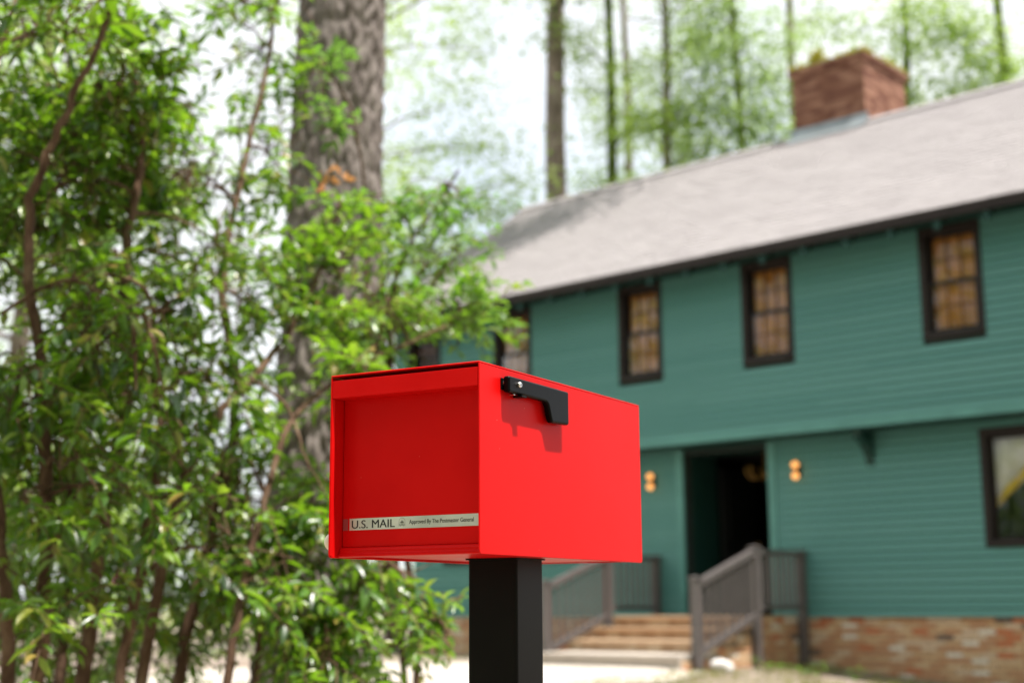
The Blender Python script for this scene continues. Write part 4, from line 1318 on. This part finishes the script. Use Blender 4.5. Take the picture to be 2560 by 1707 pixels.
far_tree('leafy_tree', 'fresh green tree to the right of the brick chimney', 9.0, 32, 19, .13, .4,
         [(8.0, 32, 14.4, .8, .3, 10), (8.6, 32, 11.5, .6, .4, 16), (9.0, 32, 12.5, .5, .4, 14), (8.8, 32, 10.6, .6, .3, 14), (9.6, 32, 12.9, .7, .3, 12), (9.4, 32, 13.9, .9, .3, 14), (9, 32, 17, 2, 1, 30)], M_LEAF_FAR2, M_MOSSBARK)
far_tree('leafy_tree', 'full green tree above the right end of the roof', 11.3, 31, 20, .16, .1,
         [(10.3, 31, 13.9, .9, .4, 30), (11.0, 31, 13.0, .7, .5, 28), (10.5, 31, 12.4, .5, .3, 16), (11.4, 31, 12.3, .6, .8, 30), (9.7, 31, 14.6, .8, .3, 20), (11, 31, 16.5, 2, 1, 40)], M_LEAF_FAR2, M_MOSSBARK)
# trees across the garden on the left, seen through the shrubs
for x, y, hh, lab, m in ((-9.5, 27, 16, 'dense green tree far behind the large shrub, nearest the pine', M_LEAF_FAR2), (-14.5, 33, 18, 'dense green tree far behind the large shrub at the picture edge', M_LEAF_FAR)):
    marks = []
    for k in range(26):
        a_ = k * 2.4
        z_ = 2.2 + (hh - 3) * k / 26
        R_ = 3.2 * math.sin(math.pi * (.2 + .75 * k / 26))
        marks.append((x + math.cos(a_) * R_ * .75, y + math.sin(a_) * R_ * .75, z_, 1.2, .7, 22))
    far_tree('leafy_tree', lab, x, y, hh, .2, .2, marks, m, M_FARBARK, .22, 16, .35)

# far woodland edge that reads as one mass
def far_woods():
    P, D, U, L = [], [], [], []
    bl = []
    for k in range(95):
        a = rng.uniform(-.62, .55)
        dist = rng.uniform(44, 75)
        bl.append((math.sin(a) * dist, math.cos(a) * dist, rng.uniform(.4, 6.5), 2.4, 2.4, 1.5, 20))
    P, D, up, L, Wd = clump_leaves(bl, .42, 16, .5)
    tag(place('far_woods', leaves_mesh('far_woods', M_LEAF_FAR2, P, D, up, L, Wd, shape=(QUAD_V, QUAD_F))), 'pale green woodland edge far beyond the garden', 'woods', kind='stuff')
far_woods()
# unseen woodland added behind the viewer to block sky light; it also shows in the window reflections
def sky_block_woods():
    bl = []
    for k in range(34):
        a = math.radians(78 + k * 7.4)           # clockwise from the view direction round the back to the left
        for q in range(2):
            dist = rng.uniform(12, 17) if q == 0 else rng.uniform(18, 26)
            if math.degrees(a) > 262: dist += 3
            if k > 29: dist += 7
            hh = rng.uniform(13, 20)
            cx, cy = math.sin(a + rng.uniform(-.06, .06)) * dist, math.cos(a) * dist
            for j in range(4 if k in (27, 28) else 7):
                f = j / 6
                bl.append((cx + rng.normal() * .7, cy + rng.normal() * .7, 1.2 + (hh - 1.2) * f, 2.2, 2.2, 1.4, 15 if k < 28 else 11))
    P, D, up, L, Wd = clump_leaves(bl, .5, 14, .45)
    tag(place('woods', leaves_mesh('woods', M_LEAF_FAR, P, D, up, L, Wd, shape=(QUAD_V, QUAD_F))), 'unseen green woodland added to block sky light, mirrored in the upper window panes', 'woods', kind='stuff')
sky_block_woods()

# moss on the chimney top
mo = np.array([W(rng.uniform(CH[0] - .05, CH[1] + .05), CH[2] + rng.uniform(-.06, .25), CZ1 + .14) for _ in range(900)] + [W(CH[1] + rng.uniform(-.2, .05), rng.uniform(CH[2], CH[3]), CZ1 + .14) for _ in range(500)] + [W(CH[0] + .45 + rng.normal() * .06, CH[2] + .06 + rng.normal() * .04, CZ1 + .2 + abs(rng.normal()) * .08) for _ in range(260)])
dd = unitv(len(mo)); dd[:, 2] = abs(dd[:, 2]) + .3
mo_l = rng.uniform(.05, .13, len(mo))
tag(place('moss', leaves_mesh('moss', M_MOSS, mo, dd, unitv(len(mo)), mo_l, mo_l * .4, shape=(QUAD_V, QUAD_F))), 'yellow green moss growing on the chimney top', 'moss', kind='stuff')

# grass strip in front of the house, rock and weeds by the steps
gp = []
while len(gp) < 15000:
    s, t = rng.uniform(-9.7, -4.5), rng.uniform(11.0, 16.2)
    dens = .35 + .65 * noise.noise((s * 1.3, t * 1.3, 0)) if t > 12.2 else .5
    if rng.random() < dens:
        q = W(s, t, 0)
        gp.append((q.x, q.y, gz(q.x, q.y) - .01))
gp = np.array(gp)
gd = unitv(len(gp)) * .5 + np.array([0, 0, 1.])
gl = rng.uniform(.03, .11, len(gp))
tag(place('grass', leaves_mesh('grass', M_GRASS, gp, gd, unitv(len(gp)), gl, gl * .12 + .002, shape=(QUAD_V, QUAD_F))), 'patchy yellow green grass in front of the brick foundation', 'grass', kind='stuff')
def rock():
    bm = bmesh.new()
    bmesh.ops.create_icosphere(bm, subdivisions=3, radius=.13)
    for v in bm.verts:
        v.co *= 1 + .28 * noise.noise(v.co * 9 + Vector((3, 1, 2)))
        v.co.z *= .8
    me = bpy.data.meshes.new('rock')
    bm.to_mesh(me); bm.free()
    me.materials.append(M_ROCK)
    q = W(-9.72, 14.2, 0)
    tag(place('rock', me, None, (q.x, q.y, gz(q.x, q.y) + .05)), 'pale rock beside the foot of the porch steps', 'rock')
rock()
def weed(s, t, n, label, sz):
    q = W(s, t, 0)
    e = empty('weed', (q.x, q.y, gz(q.x, q.y)))
    tag(e, label, 'weed', 'weeds by the porch')
    for k in range(n):
        d = Vector(unitv(1)[0]); d.z = abs(d.z) * .6 + .45; d.normalize()
        ln = rng.uniform(.08, .2)
        tip = d * ln
        mb = MB(); mb.tube([(0, 0, 0), tip * .6, tip], [.003, .003, .002], 4)
        mb.build('stalk', M_GRASS, e)
        mb = MB(); mb.v = [(a_ * sz, b_ * sz * 1.1, c_ * sz) for a_, b_, c_ in LEAF_V.tolist()]; mb.f = LEAF_F
        o = mb.build('leaf', M_LEAF2, e, smooth=True)
        o.location = tip
        o.rotation_euler = (0, rng.uniform(-.5, .5), math.atan2(d.y, d.x))
weed(-9.45, 14.75, 14, 'leafy weed between the pale rock and the tall railing post', .09)
weed(-9.05, 15.0, 12, 'larger leafy weed right of the tall railing post', .09)
weed(-8.6, 15.3, 9, 'small weed furthest from the steps below the bricks', .07)
